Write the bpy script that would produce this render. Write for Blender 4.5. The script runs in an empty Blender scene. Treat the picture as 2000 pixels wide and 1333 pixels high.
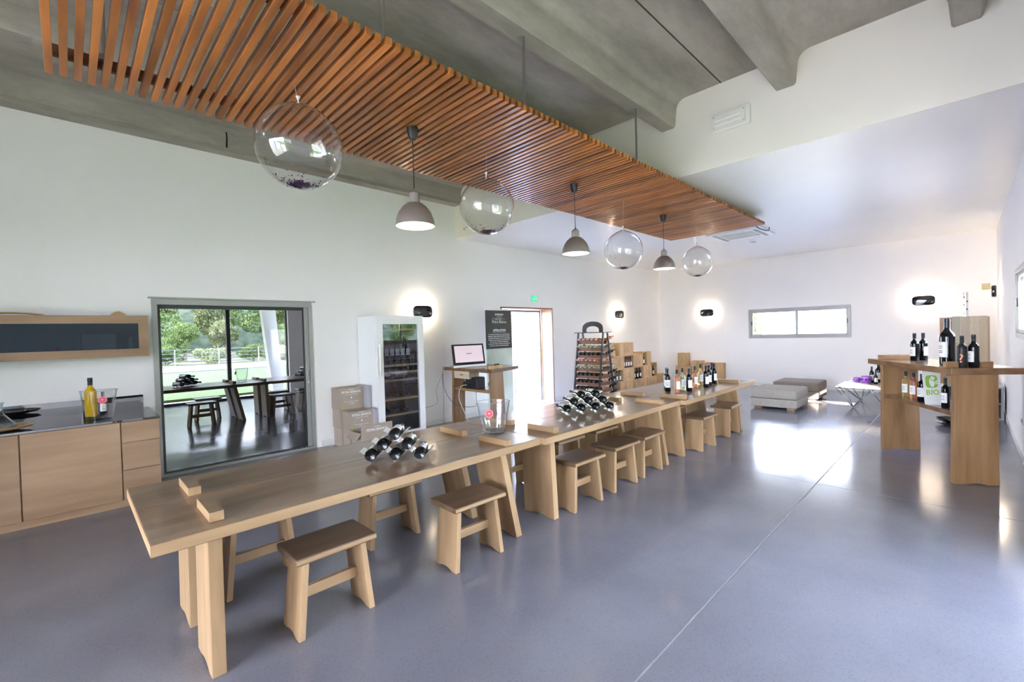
import bpy, bmesh, math, random
from mathutils import Vector, Matrix, Euler
random.seed(7)
PI = math.pi
S = bpy.context.scene
COL = S.collection

# ------------------------------------------------------------------ camera
cam_data = bpy.data.cameras.new('camera')
cam_data.sensor_width = 36.0
cam_data.lens = 876.6 / 2000 * 36
cam_data.clip_start = 0.05
cam_data.clip_end = 1000
cam = bpy.data.objects.new('camera', cam_data)
COL.objects.link(cam)
yaw, pitch, roll = math.radians(45.304), math.radians(-0.99), math.radians(-1.638)
fw = Vector((math.cos(yaw)*math.cos(pitch), math.sin(yaw)*math.cos(pitch), math.sin(pitch)))
rt = Vector((math.sin(yaw), -math.cos(yaw), 0))
up = rt.cross(fw)
r2 = rt*math.cos(roll) + up*math.sin(roll)
u2 = -rt*math.sin(roll) + up*math.cos(roll)
rm = Matrix((r2, u2, -fw)).transposed().to_4x4()
cam.matrix_world = Matrix.Translation((0, 0, 1.6)) @ rm
S.camera = cam

# ------------------------------------------------------------------ light
S.view_settings.view_transform = 'Standard'
S.view_settings.look = 'None'
S.view_settings.gamma = 1.0
S.view_settings.use_curve_mapping = False
S.view_settings.exposure = 4.78
S.cycles.use_denoising = True
S.cycles.max_bounces = 9
S.cycles.diffuse_bounces = 5
S.cycles.glossy_bounces = 4
S.cycles.transmission_bounces = 6
S.cycles.transparent_max_bounces = 12
S.cycles.caustics_reflective = False
S.cycles.caustics_refractive = False
S.cycles.sample_clamp_indirect = 6.0

world = bpy.data.worlds.new('sky')
S.world = world
world.use_nodes = True
wn = world.node_tree
bg = wn.nodes['Background']
tc = wn.nodes.new('ShaderNodeTexCoord')
sx = wn.nodes.new('ShaderNodeSeparateXYZ')
cr = wn.nodes.new('ShaderNodeValToRGB')
cr.color_ramp.elements[0].position = 0.0
cr.color_ramp.elements[0].color = (0.85, 0.88, 0.98, 1)
cr.color_ramp.elements[1].position = 0.8
cr.color_ramp.elements[1].color = (0.36, 0.50, 1.0, 1)
wn.links.new(tc.outputs['Generated'], sx.inputs[0])
wn.links.new(sx.outputs['Z'], cr.inputs[0])
wn.links.new(cr.outputs[0], bg.inputs[0])
bg.inputs[1].default_value = 1.5

sun_d = bpy.data.lights.new('sun', 'SUN')
sun_d.energy = 5.0
sun_d.angle = math.radians(1.0)
sun_d.color = (1.0, 0.94, 0.84)
sun = bpy.data.objects.new('sun', sun_d)
COL.objects.link(sun)
sun.rotation_euler = Vector((1.85, 1.38, -1.0)).to_track_quat('-Z', 'Y').to_euler()
sun.location = (-10, -10, 12)


def portal(name, loc, direction, w, h):
    a = bpy.data.lights.new(name, 'AREA')
    a.shape = 'RECTANGLE'
    a.size = w
    a.size_y = h
    a.cycles.is_portal = True
    o = bpy.data.objects.new(name, a)
    COL.objects.link(o)
    o.location = loc
    o.rotation_euler = Vector(direction).to_track_quat('-Z', 'Z' if abs(direction[2]) < .5 else 'Y').to_euler()


portal('daylight_opening', (3.1, -0.70, 1.3), (0, 1, 0), 3.2, 2.6)
portal('daylight_opening', (-3.05, 2.0, 1.6), (1, 0, 0), 3.4, 3.2)
portal('daylight_opening', (7.6, -.72, 1.8), (0, 1, 0), 2.0, .8)
portal('daylight_opening', (13.52, 3.03, 1.66), (-1, 0, 0), 2.2, .75)
portal('daylight_opening', (7.1, 7.3, 1.1), (0, -1, 0), 1.8, 2.2)


# ------------------------------------------------------------------ helpers
def R(d):
    return math.radians(d)


class G:
    def __init__(s):
        s.v = []
        s.f = []

    def add(s, vs, fs):
        n = len(s.v)
        s.v += [tuple(v) for v in vs]
        s.f += [tuple(i + n for i in f) for f in fs]
        return s

    def box(s, x0, x1, y0, y1, z0, z1, M=None):
        vs = [Vector((x, y, z)) for x in (x0, x1) for y in (y0, y1) for z in (z0, z1)]
        if M is not None:
            vs = [M @ v for v in vs]
        return s.add(vs, [(0, 1, 3, 2), (4, 6, 7, 5), (0, 4, 5, 1), (2, 3, 7, 6), (0, 2, 6, 4), (1, 5, 7, 3)])

    def prism(s, poly, a, b, M=None, axis='z'):
        """poly (CCW) in the plane across axis, extruded from a to b; a, b may be functions of the point"""
        fa = a if callable(a) else (lambda p: a)
        fb = b if callable(b) else (lambda p: b)

        def P(p, t):
            if axis == 'z':
                return Vector((p[0], p[1], t))
            if axis == 'x':
                return Vector((t, p[0], p[1]))
            return Vector((p[0], t, p[1]))
        n = len(poly)
        vs = [P(p, fa(p)) for p in poly] + [P(p, fb(p)) for p in poly]
        if M is not None:
            vs = [M @ v for v in vs]
        fs = [tuple(range(n - 1, -1, -1)), tuple(range(n, 2*n))]
        fs += [(i, (i+1) % n, n + (i+1) % n, n + i) for i in range(n)]
        return s.add(vs, fs)

    def lathe(s, prof, seg=20, M=None, sx=1, sy=1, caps=True):
        n = len(prof)
        vs = []
        for i in range(seg):
            a = 2*PI*i/seg
            for r, z in prof:
                vs.append(Vector((r*math.cos(a)*sx, r*math.sin(a)*sy, z)))
        if M is not None:
            vs = [M @ v for v in vs]
        fs = []
        for i in range(seg):
            j = (i+1) % seg
            for k in range(n-1):
                fs.append((i*n+k, j*n+k, j*n+k+1, i*n+k+1))
        if caps and prof[0][0] > 1e-6:
            fs.append(tuple(i*n for i in range(seg-1, -1, -1)))
        if caps and prof[-1][0] > 1e-6:
            fs.append(tuple(i*n+n-1 for i in range(seg)))
        return s.add(vs, fs)

    def tube(s, pts, r, seg=8):
        pts = [Vector(p) for p in pts]
        n = len(pts)
        vs = []
        for i, p in enumerate(pts):
            d = (pts[min(i+1, n-1)] - pts[max(i-1, 0)]).normalized()
            a = Vector((0, 0, 1)) if abs(d.z) < .9 else Vector((1, 0, 0))
            u = d.cross(a).normalized()
            w = d.cross(u)
            rr = r[i] if isinstance(r, (list, tuple)) else r
            for k in range(seg):
                t = 2*PI*k/seg
                vs.append(p + rr*(u*math.cos(t) + w*math.sin(t)))
        fs = [tuple(range(seg)), tuple(range((n-1)*seg + seg-1, (n-1)*seg-1, -1))]
        for i in range(n-1):
            for k in range(seg):
                l = (k+1) % seg
                fs.append((i*seg+k, (i+1)*seg+k, (i+1)*seg+l, i*seg+l))
        return s.add(vs, fs)

    def build(s, name, mat, parent=None, bevel=0, smooth=False, M=None, seg=2):
        me = bpy.data.meshes.new(name)
        vs = [M @ Vector(v) for v in s.v] if M is not None else s.v
        me.from_pydata([tuple(v) for v in vs], [], s.f)
        bm = bmesh.new()
        bm.from_mesh(me)
        bmesh.ops.remove_doubles(bm, verts=bm.verts, dist=1e-6)
        bmesh.ops.recalc_face_normals(bm, faces=bm.faces)
        if bevel:
            ed = [e for e in bm.edges if len(e.link_faces) == 2 and e.calc_face_angle(0) > R(28)]
            bmesh.ops.bevel(bm, geom=ed, offset=bevel, segments=seg, affect='EDGES', profile=.5, clamp_overlap=True)
        bm.to_mesh(me)
        bm.free()
        me.materials.append(mat)
        if smooth:
            me.shade_smooth()
            try:
                me.set_sharp_from_angle(angle=R(40))
            except Exception:
                pass
        return link(name, me, parent)


def link(name, me, parent=None, loc=(0, 0, 0), rot=None):
    o = bpy.data.objects.new(name, me)
    COL.objects.link(o)
    o.location = loc
    if rot is not None:
        o.rotation_euler = rot
    if parent is not None:
        o.parent = parent
    return o


def tag(o, label=None, cat=None, group=None, kind=None):
    if label:
        o['label'] = label
    if cat:
        o['category'] = cat
    if group:
        o['group'] = group
    if kind:
        o['kind'] = kind
    return o


def thing(name, label, cat, loc=(0, 0, 0), rz=0, group=None, rot=None):
    o = bpy.data.objects.new(name, None)
    COL.objects.link(o)
    o.empty_display_size = .1
    o.location = loc
    o.rotation_euler = rot if rot is not None else (0, 0, rz)
    return tag(o, label, cat, group)


def dup(root, label, loc, rz=None, group=None, rot=None):
    c = root.copy()
    COL.objects.link(c)
    c.location = loc
    if rot is not None:
        c.rotation_euler = rot
    elif rz is not None:
        c.rotation_euler = (0, 0, rz)
    c['label'] = label
    if group:
        c['group'] = group
    for ch in list(root.children):
        d = ch.copy()
        COL.objects.link(d)
        d.parent = c
        for g in list(ch.children):
            e = g.copy()
            COL.objects.link(e)
            e.parent = d
    return c


def struct(o):
    o['kind'] = 'structure'
    return o


def rot_to(direction):
    return Vector(direction).to_track_quat('Z', 'Y').to_euler()


# ------------------------------------------------------------------ materials
def mat(name, color, rough=.5, metal=0, spec=.5, coat=0, trans=0, ior=1.45, emit=None, es=0):
    m = bpy.data.materials.new(name)
    m.use_nodes = True
    b = m.node_tree.nodes['Principled BSDF']
    b.inputs['Base Color'].default_value = (*color, 1)
    b.inputs['Roughness'].default_value = rough
    b.inputs['Metallic'].default_value = metal
    b.inputs['Specular IOR Level'].default_value = spec
    b.inputs['Coat Weight'].default_value = coat
    b.inputs['Transmission Weight'].default_value = trans
    b.inputs['IOR'].default_value = ior
    if emit:
        b.inputs['Emission Color'].default_value = (*emit, 1)
        b.inputs['Emission Strength'].default_value = es
    return m


def nodes(m):
    return m.node_tree.nodes, m.node_tree.links, m.node_tree.nodes['Principled BSDF']


def noisy(name, c1, c2, scale=5, rough=.5, bump=0, detail=4, spec=.5, coat=0, stretch=(1, 1, 1), lo=.35, hi=.65, rand=0, bscale=None, r2=None):
    m = mat(name, c1, rough, spec=spec, coat=coat)
    n, l, b = nodes(m)
    t = n.new('ShaderNodeTexCoord')
    mp = n.new('ShaderNodeMapping')
    mp.inputs['Scale'].default_value = stretch
    l.new(t.outputs['Object'], mp.inputs[0])
    src = mp.outputs[0]
    if rand:
        oi = n.new('ShaderNodeObjectInfo')
        va = n.new('ShaderNodeVectorMath')
        va.operation = 'ADD'
        ml = n.new('ShaderNodeMath')
        ml.operation = 'MULTIPLY'
        ml.inputs[1].default_value = 37.0
        l.new(oi.outputs['Random'], ml.inputs[0])
        l.new(src, va.inputs[0])
        l.new(ml.outputs[0], va.inputs[1])
        src = va.outputs[0]
    no = n.new('ShaderNodeTexNoise')
    no.inputs['Scale'].default_value = scale
    no.inputs['Detail'].default_value = detail
    l.new(src, no.inputs['Vector'])
    cr = n.new('ShaderNodeValToRGB')
    cr.color_ramp.elements[0].position = lo
    cr.color_ramp.elements[0].color = (*c1, 1)
    cr.color_ramp.elements[1].position = hi
    cr.color_ramp.elements[1].color = (*c2, 1)
    l.new(no.outputs[0], cr.inputs[0])
    out = cr.outputs[0]
    if rand:
        hs = n.new('ShaderNodeHueSaturation')
        mr = n.new('ShaderNodeMapRange')
        mr.inputs[3].default_value = 1 - rand
        mr.inputs[4].default_value = 1 + rand
        l.new(oi.outputs['Random'], mr.inputs[0])
        l.new(mr.outputs[0], hs.inputs['Value'])
        l.new(out, hs.inputs['Color'])
        out = hs.outputs[0]
    l.new(out, b.inputs['Base Color'])
    if bump:
        bp = n.new('ShaderNodeBump')
        bp.inputs['Strength'].default_value = bump
        bp.inputs['Distance'].default_value = .01
        src2 = no.outputs[0]
        if bscale:
            no2 = n.new('ShaderNodeTexNoise')
            no2.inputs['Scale'].default_value = bscale
            no2.inputs['Detail'].default_value = 3
            l.new(src, no2.inputs['Vector'])
            src2 = no2.outputs[0]
        l.new(src2, bp.inputs['Height'])
        l.new(bp.outputs[0], b.inputs['Normal'])
    return m


def wood(name, c1, c2, axis='x', rough=.4, coat=0, rand=.08, scale=9):
    st = {'x': (.12, 1, 1), 'y': (1, .12, 1), 'z': (1, 1, .12)}[axis]
    return noisy(name, c1, c2, scale=scale, rough=rough, bump=.08, detail=6, coat=coat, stretch=st, lo=.3, hi=.7, rand=rand)


OAK1, OAK2 = (.28, .168, .082), (.46, .305, .168)
oak = {a: wood('oak_'+a, OAK1, OAK2, a, .42) for a in 'xyz'}
TOP1, TOP2 = (.115, .063, .032), (.235, .142, .077)  # dark partly as varnish, partly as backlit shade put into the colour
top_x = wood('shaded_oiled_oak_top', TOP1, TOP2, 'x', .30, coat=.35)
seat_x = wood('shaded_oiled_oak_seat', (.090, .052, .028), (.185, .112, .064), 'x', .34, coat=.15)  # seat varnish, with backlit shade mixed into its brown
counter_wood = {a: wood('counter_oak_'+a, (.19, .098, .038), (.35, .20, .09), a, .35, coat=.2) for a in 'xyz'}
counter_top_wood = wood('counter_top_oak', (.12, .060, .025), (.225, .122, .054), 'x', .26, coat=.4)
cab_wood = {a: wood('cabinet_oak_'+a, (.25, .152, .085), (.36, .236, .145), a, .45) for a in 'xyz'}
crate_wood = {a: wood('crate_pine_'+a, (.46, .285, .13), (.64, .43, .225), a, .6, rand=.15) for a in 'xyz'}
slat_wood = wood('red_cedar', (.20, .062, .014), (.54, .195, .042), 'y', .38, rand=.28, coat=.1)
joist_wood = wood('dark_cedar', (.10, .03, .012), (.17, .055, .02), 'x', .5)
white_wall = noisy('white_plaster', (.885, .862, .848), (.90, .88, .867), scale=1.2, rough=.75, bump=.03, bscale=60, spec=.25)
cream_wall = noisy('cream_plaster', (.83, .79, .68), (.85, .81, .71), scale=1.2, rough=.75, bump=.03, bscale=60, spec=.25)
ceil_white = noisy('ceiling_paint', (.82, .81, .79), (.84, .83, .81), scale=1, rough=.38, spec=.35)
concrete = noisy('board_marked_concrete', (.24, .22, .182), (.44, .405, .34), scale=2.3, rough=.6, bump=.35, detail=12, bscale=26, stretch=(.35, 1, 1), lo=.3, hi=.68)
white_gloss = mat('white_enamel', (.87, .88, .88), .3)
steel = mat('brushed_steel', (.44, .42, .39), .36, metal=.78)
steel.node_tree.nodes['Principled BSDF'].inputs['Anisotropic'].default_value = .7
chrome = mat('chrome', (.82, .82, .83), .08, metal=1)
alu = mat('grey_aluminium', (.36, .36, .34), .4, metal=.3)
dark_frame = mat('dark_window_frame', (.03, .03, .035), .35)
black_metal = mat('black_metal', (.012, .014, .018), .35)
black_plastic = mat('black_plastic', (.014, .014, .015), .45)
black_gloss = mat('black_gloss', (.006, .006, .008), .06, spec=.6, coat=.3)
black_stone = mat('black_glass_top', (.004, .005, .007), .02, ior=2.8)
grey_paint = mat('grey_paint', (.33, .34, .35), .5)
white_plastic = mat('white_plastic', (.78, .77, .70), .4)
paper = mat('white_paper', (.82, .82, .80), .7)
cardboard = noisy('cardboard', (.38, .31, .25), (.44, .36, .30), scale=3, rough=.8, rand=.05)
cardboard_grey = mat('grey_cardboard', (.40, .39, .42), .8)
card_in = mat('cardboard_inside', (.30, .21, .15), .85)
green_print = mat('green_print', (.28, .52, .06), .6)
pink_print = mat('pink_print', (.62, .07, .10), .5)
white_print = mat('white_print', (.85, .85, .84), .6)
dark_print = mat('dark_print', (.08, .06, .05), .7)
burnt_print = mat('burnt_print', (.30, .17, .08), .7)
orange_print = mat('orange_print', (.85, .32, .16), .5)
fabric_grey = noisy('grey_weave', (.29, .265, .225), (.45, .415, .355), scale=120, rough=.95, bump=.4, spec=.1, lo=.4, hi=.6)
fabric_brown = noisy('brown_weave', (.17, .135, .105), (.29, .24, .195), scale=120, rough=.95, bump=.4, spec=.1, lo=.4, hi=.6)
steel_rod = mat('hanger_steel', (.30, .28, .25), .35, metal=.8)


def thin_glass(name, tint=(1, 1, 1), ior=1.5, gloss=1.0, rough=0.0):
    m = bpy.data.materials.new(name)
    m.use_nodes = True
    n, l = m.node_tree.nodes, m.node_tree.links
    n.clear()
    out = n.new('ShaderNodeOutputMaterial')
    mix = n.new('ShaderNodeMixShader')
    tr = n.new('ShaderNodeBsdfTransparent')
    tr.inputs[0].default_value = (*tint, 1)
    gl = n.new('ShaderNodeBsdfGlossy')
    gl.inputs['Roughness'].default_value = rough
    fr = n.new('ShaderNodeFresnel')
    geo = n.new('ShaderNodeNewGeometry')
    mi = n.new('ShaderNodeMapRange')
    mi.inputs[3].default_value = ior
    mi.inputs[4].default_value = 1/ior
    l.new(geo.outputs['Backfacing'], mi.inputs[0])
    l.new(mi.outputs[0], fr.inputs[0])
    mu = n.new('ShaderNodeMath')
    mu.operation = 'MULTIPLY'
    mu.inputs[1].default_value = gloss
    mu.use_clamp = True
    l.new(fr.outputs[0], mu.inputs[0])
    l.new(mu.outputs[0], mix.inputs[0])
    l.new(tr.outputs[0], mix.inputs[1])
    l.new(gl.outputs[0], mix.inputs[2])
    l.new(mix.outputs[0], out.inputs[0])
    return m


clear_glass = thin_glass('clear_glass', (.98, .99, .985), 1.5)
balloon_film = thin_glass('clear_balloon_film', (.955, .965, .97), 1.48, 2.0)
acrylic = thin_glass('clear_acrylic', (.985, .985, .99), 1.5, 1.7)
fridge_glass = thin_glass('smoked_glass', (.78, .80, .86), 1.6, 1.4)
mirror_glass = mat('reflective_dark_glass', (.004, .005, .008), .0, ior=2.9)
frosted = bpy.data.materials.new('frosted_glass')
frosted.use_nodes = True
n, l = frosted.node_tree.nodes, frosted.node_tree.links
n.clear()
o_ = n.new('ShaderNodeOutputMaterial')
m1 = n.new('ShaderNodeMixShader')
m2 = n.new('ShaderNodeMixShader')
rf = n.new('ShaderNodeBsdfRefraction')
rf.inputs['Color'].default_value = (.62, .68, .76, 1)
rf.inputs['Roughness'].default_value = .26
rf.inputs['IOR'].default_value = 1.15
tp = n.new('ShaderNodeBsdfTransparent')
tp.inputs[0].default_value = (.72, .78, .86, 1)
df_ = n.new('ShaderNodeBsdfPrincipled')
df_.inputs['Base Color'].default_value = (.10, .125, .155, 1)
df_.inputs['Roughness'].default_value = .45
m1.inputs[0].default_value = .30
m2.inputs[0].default_value = .25
l.new(rf.outputs[0], m1.inputs[1])
l.new(tp.outputs[0], m1.inputs[2])
l.new(m1.outputs[0], m2.inputs[1])
l.new(df_.outputs[0], m2.inputs[2])
l.new(m2.outputs[0], o_.inputs[0])
g_dark = mat('dark_bottle_glass', (.004, .0045, .005), .04, spec=.42)
g_matte = mat('matte_black_bottle', (.012, .012, .014), .45)
g_rose = mat('rose_wine', (.95, .45, .27), .05, trans=.8, ior=1.33)
g_white = mat('white_wine', (.84, .86, .60), .05, trans=.8, ior=1.33)
g_gold = mat('golden_wine', (.78, .62, .24), .05, trans=.75, ior=1.33)
g_yellow = mat('yellow_liqueur', (.92, .58, .012), .05, trans=.35, ior=1.33)
cap_dark = mat('dark_capsule', (.018, .02, .03), .3)
cap_rose = mat('rose_capsule', (.62, .36, .30), .3)
cap_green = mat('green_capsule', (.36, .40, .20), .3)
bulb_mat = mat('lamp_light', (1, 1, 1), .5, emit=(1.0, .86, .66), es=1.0)
sconce_mat = mat('sconce_light', (1, 1, 1), .5, emit=(1.0, .82, .60), es=15)


def text(body, size, material, parent, M, name='lettering', align='CENTER', ext=.0006, sp=1.0, bold=0.0):
    cu = bpy.data.curves.new(name, 'FONT')
    cu.body = body
    cu.size = size
    cu.align_x = align
    cu.align_y = 'CENTER'
    cu.extrude = ext
    cu.offset = bold
    cu.resolution_u = 2
    cu.space_character = sp
    t = bpy.data.objects.new(name, cu)
    COL.objects.link(t)
    dg = bpy.context.evaluated_depsgraph_get()
    dg.update()
    me = bpy.data.meshes.new_from_object(t.evaluated_get(dg))
    bpy.data.objects.remove(t)
    bpy.data.curves.remove(cu)
    me.transform(M)
    me.name = name
    me.materials.clear()
    me.materials.append(material)
    return link(name, me, parent)


def frame(origin, xdir, ydir):
    """matrix whose local x,y lie in the plane given; z is the normal"""
    x = Vector(xdir).normalized()
    y = Vector(ydir).normalized()
    z = x.cross(y)
    m = Matrix((x, y, z)).transposed().to_4x4()
    m.translation = Vector(origin)
    return m


# ------------------------------------------------------------------ the room
YW, YR, XB, XS, XR = 6.72, -0.45, 13.2, 5.24, -3.0
ZC, ZS, ZT = 3.40, 4.31, 4.00


def wall(name, axis, at, thick, a0, a1, z1, holes, m, z0=0):
    """wall in the plane axis=at, spanning a0..a1, holes (b0,b1,z0,z1); built round its openings"""
    g = G()
    cuts = sorted(set([a0, a1] + [h for H in holes for h in H[:2]]))
    for c0, c1 in zip(cuts[:-1], cuts[1:]):
        hs = [H for H in holes if H[0] <= c0 + 1e-6 and H[1] >= c1 - 1e-6]
        segs = [(z0, z1)]
        for H in hs:
            new = []
            for s0, s1 in segs:
                if H[2] > s0:
                    new.append((s0, min(H[2], s1)))
                if H[3] < s1:
                    new.append((max(H[3], s0), s1))
            segs = new
        for s0, s1 in segs:
            if s1 - s0 > 1e-4:
                t0, t1 = sorted((at, at + thick))
                if axis == 'y':
                    g.box(c0, c1, t0, t1, s0, s1)
                else:
                    g.box(t0, t1, c0, c1, s0, s1)
    return struct(g.build(name, m))


DX0, DX1, DZ = 6.34, 7.98, 2.15
WX0, WX1, WZ = .71, 2.545, 2.13
wall('wall_left', 'y', YW, .30, XR-.3, XB+.3, 4.6, [(WX0, WX1, 0.0, WZ), (DX0, DX1, -.01, DZ)], white_wall, z0=-.05)
BW = (1.905, 4.156, 1.274, 2.054)
wall('wall_back', 'x', XB, .30, YR-.3, YW, 4.6, [BW], white_wall, z0=-.05)
RW = (6.55, 8.60, 1.37, 2.22)
GL = (1.60, 4.62, 0.0, 2.60)
wall('wall_right', 'y', YR, -.25, XR-.3, XB, 4.6, [RW, GL], white_wall, z0=-.05)
RG = (.3, 3.7, 0.0, 3.2)
wall('wall_rear', 'x', XR, -.25, YR, YW, 4.6, [RG], white_wall, z0=-.05)

# floor: slabs separated by saw joints
fl = noisy('polished_concrete_floor', (.158, .158, .184), (.212, .210, .240), scale=1.1, rough=.17, detail=8, spec=.6, lo=.3, hi=.7)
n, l, b = nodes(fl)
t = n.new('ShaderNodeTexCoord')
vo = n.new('ShaderNodeTexVoronoi')
vo.inputs['Scale'].default_value = 210
l.new(t.outputs['Object'], vo.inputs['Vector'])
crr = n.new('ShaderNodeValToRGB')
crr.color_ramp.elements[0].position = 0.0
crr.color_ramp.elements[0].color = (.70, .70, .70, 1)
crr.color_ramp.elements[1].position = .35
crr.color_ramp.elements[1].color = (1, 1, 1, 1)
sep = n.new('ShaderNodeSeparateColor')
l.new(vo.outputs['Color'], sep.inputs[0])
l.new(sep.outputs[0], crr.inputs[0])
mx = n.new('ShaderNodeMix')
mx.data_type = 'RGBA'
mx.blend_type = 'MULTIPLY'
mx.inputs[0].default_value = .55
old = b.inputs['Base Color'].links[0].from_socket
l.new(old, mx.inputs[6])
l.new(crr.outputs[0], mx.inputs[7])
l.new(mx.outputs[2], b.inputs['Base Color'])
no = n.new('ShaderNodeTexNoise')
no.inputs['Scale'].default_value = 1.3
no.inputs['Detail'].default_value = 6
l.new(t.outputs['Object'], no.inputs['Vector'])
mr = n.new('ShaderNodeMapRange')
mr.inputs[3].default_value = .09
mr.inputs[4].default_value = .22
l.new(no.outputs[0], mr.inputs[0])
l.new(mr.outputs[0], b.inputs['Roughness'])
joint_fill = mat('joint_filler', (.50, .48, .48), .6)
floor = struct(G().box(XR-.3, XB+.3, YR-.3, YW+.3, -.12, -.004).build('floor', joint_fill))
for (x0, x1) in ((XR-.3, 5.304), (5.312, XB+.3)):
    for (y0, y1) in ((YR-.3, 1.062), (1.072, YW+.3)):
        G().box(x0, x1, y0, y1, -.10, 0).build('slab', fl, floor)

# concrete double-tee ceiling over the tall part
def tee_profile():
    pts = [(YR-.3, ZS+.25), (YR-.3, ZS)]
    cs = [-.03, 1.26, 2.51, 3.85, 5.15]
    for c in cs:
        w = .088
        for s in (-1, 1):
            arc = []
            for k in range(6):
                a = k/5*PI/2
                arc.append((w + .02 + .11*(1-math.sin(a)), ZS - .11*(1-math.cos(a))))
            # arc goes from the slab (a=0) down to the web (a=90)
            if s == -1:
                pts += [(c - p[0], p[1]) for p in arc]
                pts += [(c - w - .004, ZT + .02), (c - w + .012, ZT)]
            else:
                pts += [(c + w - .012, ZT), (c + w + .004, ZT + .02)]
                pts += [(c + p[0], p[1]) for p in arc[::-1]]
        if abs(c - 1.26) < .01:
            pts += [(1.879, ZS), (1.881, ZS+.012), (1.889, ZS+.012), (1.891, ZS)]
        if abs(c - 3.85) < .01:
            pts += [(4.494, ZS), (4.496, ZS+.012), (4.504, ZS+.012), (4.506, ZS)]
    pts += [(6.42, ZS), (6.49, ZS-.03), (6.52, ZS-.10), (6.535, ZT+.065), (6.545, ZT+.055), (6.54, ZT), (YW+.2, ZT), (YW+.2, ZS+.25)]
    return pts


struct(G().prism(tee_profile(), XR-.2, XS, axis='x').build('ceiling', concrete, smooth=True))
# dark sealant in the slab joint
struct(G().box(XR, XS, 1.878, 1.892, ZS-.001, ZS+.004).build('trim_1', mat('joint_sealant', (.05, .045, .035), .9)))
concrete.node_tree.nodes['Noise Texture'].inputs['Roughness'].default_value = .72
# the lowered white part: front face and soffit
struct(G().box(XS, XS+.012, YR, YW, ZC-.0005, ZS+.3).build('wall_soffit', cream_wall, bevel=0))
struct(G().box(XS+.012, XB, YR, YW, ZC+.0, ZC+.2).build('ceiling_low', ceil_white))
# baseboards
bb = mat('skirting_paint', (.80, .80, .78), .5)
struct(G().box(2.62, 6.30, YW-.012, YW, 0, .09).build('baseboard_left', bb))
struct(G().box(8.02, XB, YW-.012, YW, 0, .09).build('baseboard_left', bb))
struct(G().box(XB-.012, XB, YR, YW, 0, .09).build('baseboard_back', bb))
struct(G().box(4.7, XB, YR, YR+.012, 0, .09).build('baseboard_right', bb))

# ---- window in the left wall: grey frame round a reflective dark pane
w1 = struct(thing('window_1', None, None, (0, 0, 0)))
g = G()
fr_w = .055
g.box(WX0, WX0+fr_w, YW-.01, YW+.12, 0.035, WZ-.07)
g.box(WX1-.10, WX1-.0455, YW+.02, YW+.119, 0.035, WZ-.07)
g.box(WX1-.045, WX1, YW-.01, YW+.12, 0.035, WZ-.07)
g.box(WX0, WX1, YW-.01, YW+.12, WZ-.07, WZ)
g.box(WX0, WX1, YW-.01, YW+.12, 0.0, .035)
g.build('window_frame', alu, w1, bevel=.004)
g = G()
a_, b_, c_, d_ = WX0+fr_w, WX1-.10, .035, WZ-.07
g.box(a_, a_+.03, YW+.045, YW+.075, c_, d_).box(b_-.016, b_, YW+.045, YW+.075, c_, d_)
g.box(a_+.03, b_-.016, YW+.045, YW+.075, d_-.045, d_).box(a_+.03, b_-.016, YW+.045, YW+.075, c_, c_+.012)
tag(g.build('sash', dark_frame, w1), 'dark inner sash')
G().box(WX0-.03, WX1+.05, YW-.03, YW+.02, WZ, WZ+.018).build('head_trim', alu, w1)
G().box(WX0+fr_w, WX1-.10, YW+.055, YW+.062, .035, WZ-.07).build('pane', mirror_glass, w1)
G().box(WX0+.02, WX1-.02, YW+.13, YW+.16, .0, WZ-.02).build('blackout_panel', mat('blackout', (.01, .01, .012), .9), w1)
G().box(WX1-.085, WX1-.062, YW+.0, YW+.02, .95, 1.15).build('handle', chrome, w1, bevel=.006)
G().box(WX0+.02, WX1-.02, YW-.0, YW+.30, -.05, .0).build('sill', alu, w1)


# ---- back window, sliding, two panes
def slider(name, M, w, h):
    r = struct(thing(name, None, None))
    f = .055
    g = G()
    g.box(0, w, 0, .10, 0, f, M).box(0, w, 0, .10, h-f, h, M)
    g.box(0, f, 0, .10, f, h-f, M).box(w-f, w, 0, .10, f, h-f, M)
    g.build('outer_frame', alu, r, bevel=.004)
    for k, (a, b_, y) in enumerate(((f, w*.5+.03, .02), (w*.5-.03, w-f, .05))):
        g = G()
        s = .048
        g.box(a, b_, y, y+.03, f, f+s, M).box(a, b_, y, y+.03, h-f-s, h-f, M)
        g.box(a, a+s, y, y+.03, f+s, h-f-s, M).box(b_-s, b_, y, y+.03, f+s, h-f-s, M)
        sa = g.build('sash', alu, r, bevel=.003)
        G().box(a+s, b_-s, y+.012, y+.017, f+s, h-f-s, M).build('pane', clear_glass, sa)
    G().box(f+.012, f+.026, .0, .02, h*.45, h*.58, M).build('latch', black_plastic, r)
    G().box(w-f-.026, w-f-.012, .03, .05, h*.45, h*.58, M).build('latch', black_plastic, r)
    return r


M = frame((XB+.0, BW[1], BW[2]), (0, -1, 0), (1, 0, 0))   # x along -Y, y into the wall
M = Matrix(((0, 1, 0, XB), (-1, 0, 0, BW[1]), (0, 0, 1, BW[2]), (0, 0, 0, 1)))
slider('window_2', M, BW[1]-BW[0], BW[3]-BW[2])
M = Matrix(((-1, 0, 0, RW[1]), (0, -1, 0, YR), (0, 0, 1, RW[2]), (0, 0, 0, 1)))
slider('window_3', M, RW[1]-RW[0], RW[3]-RW[2])

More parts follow.
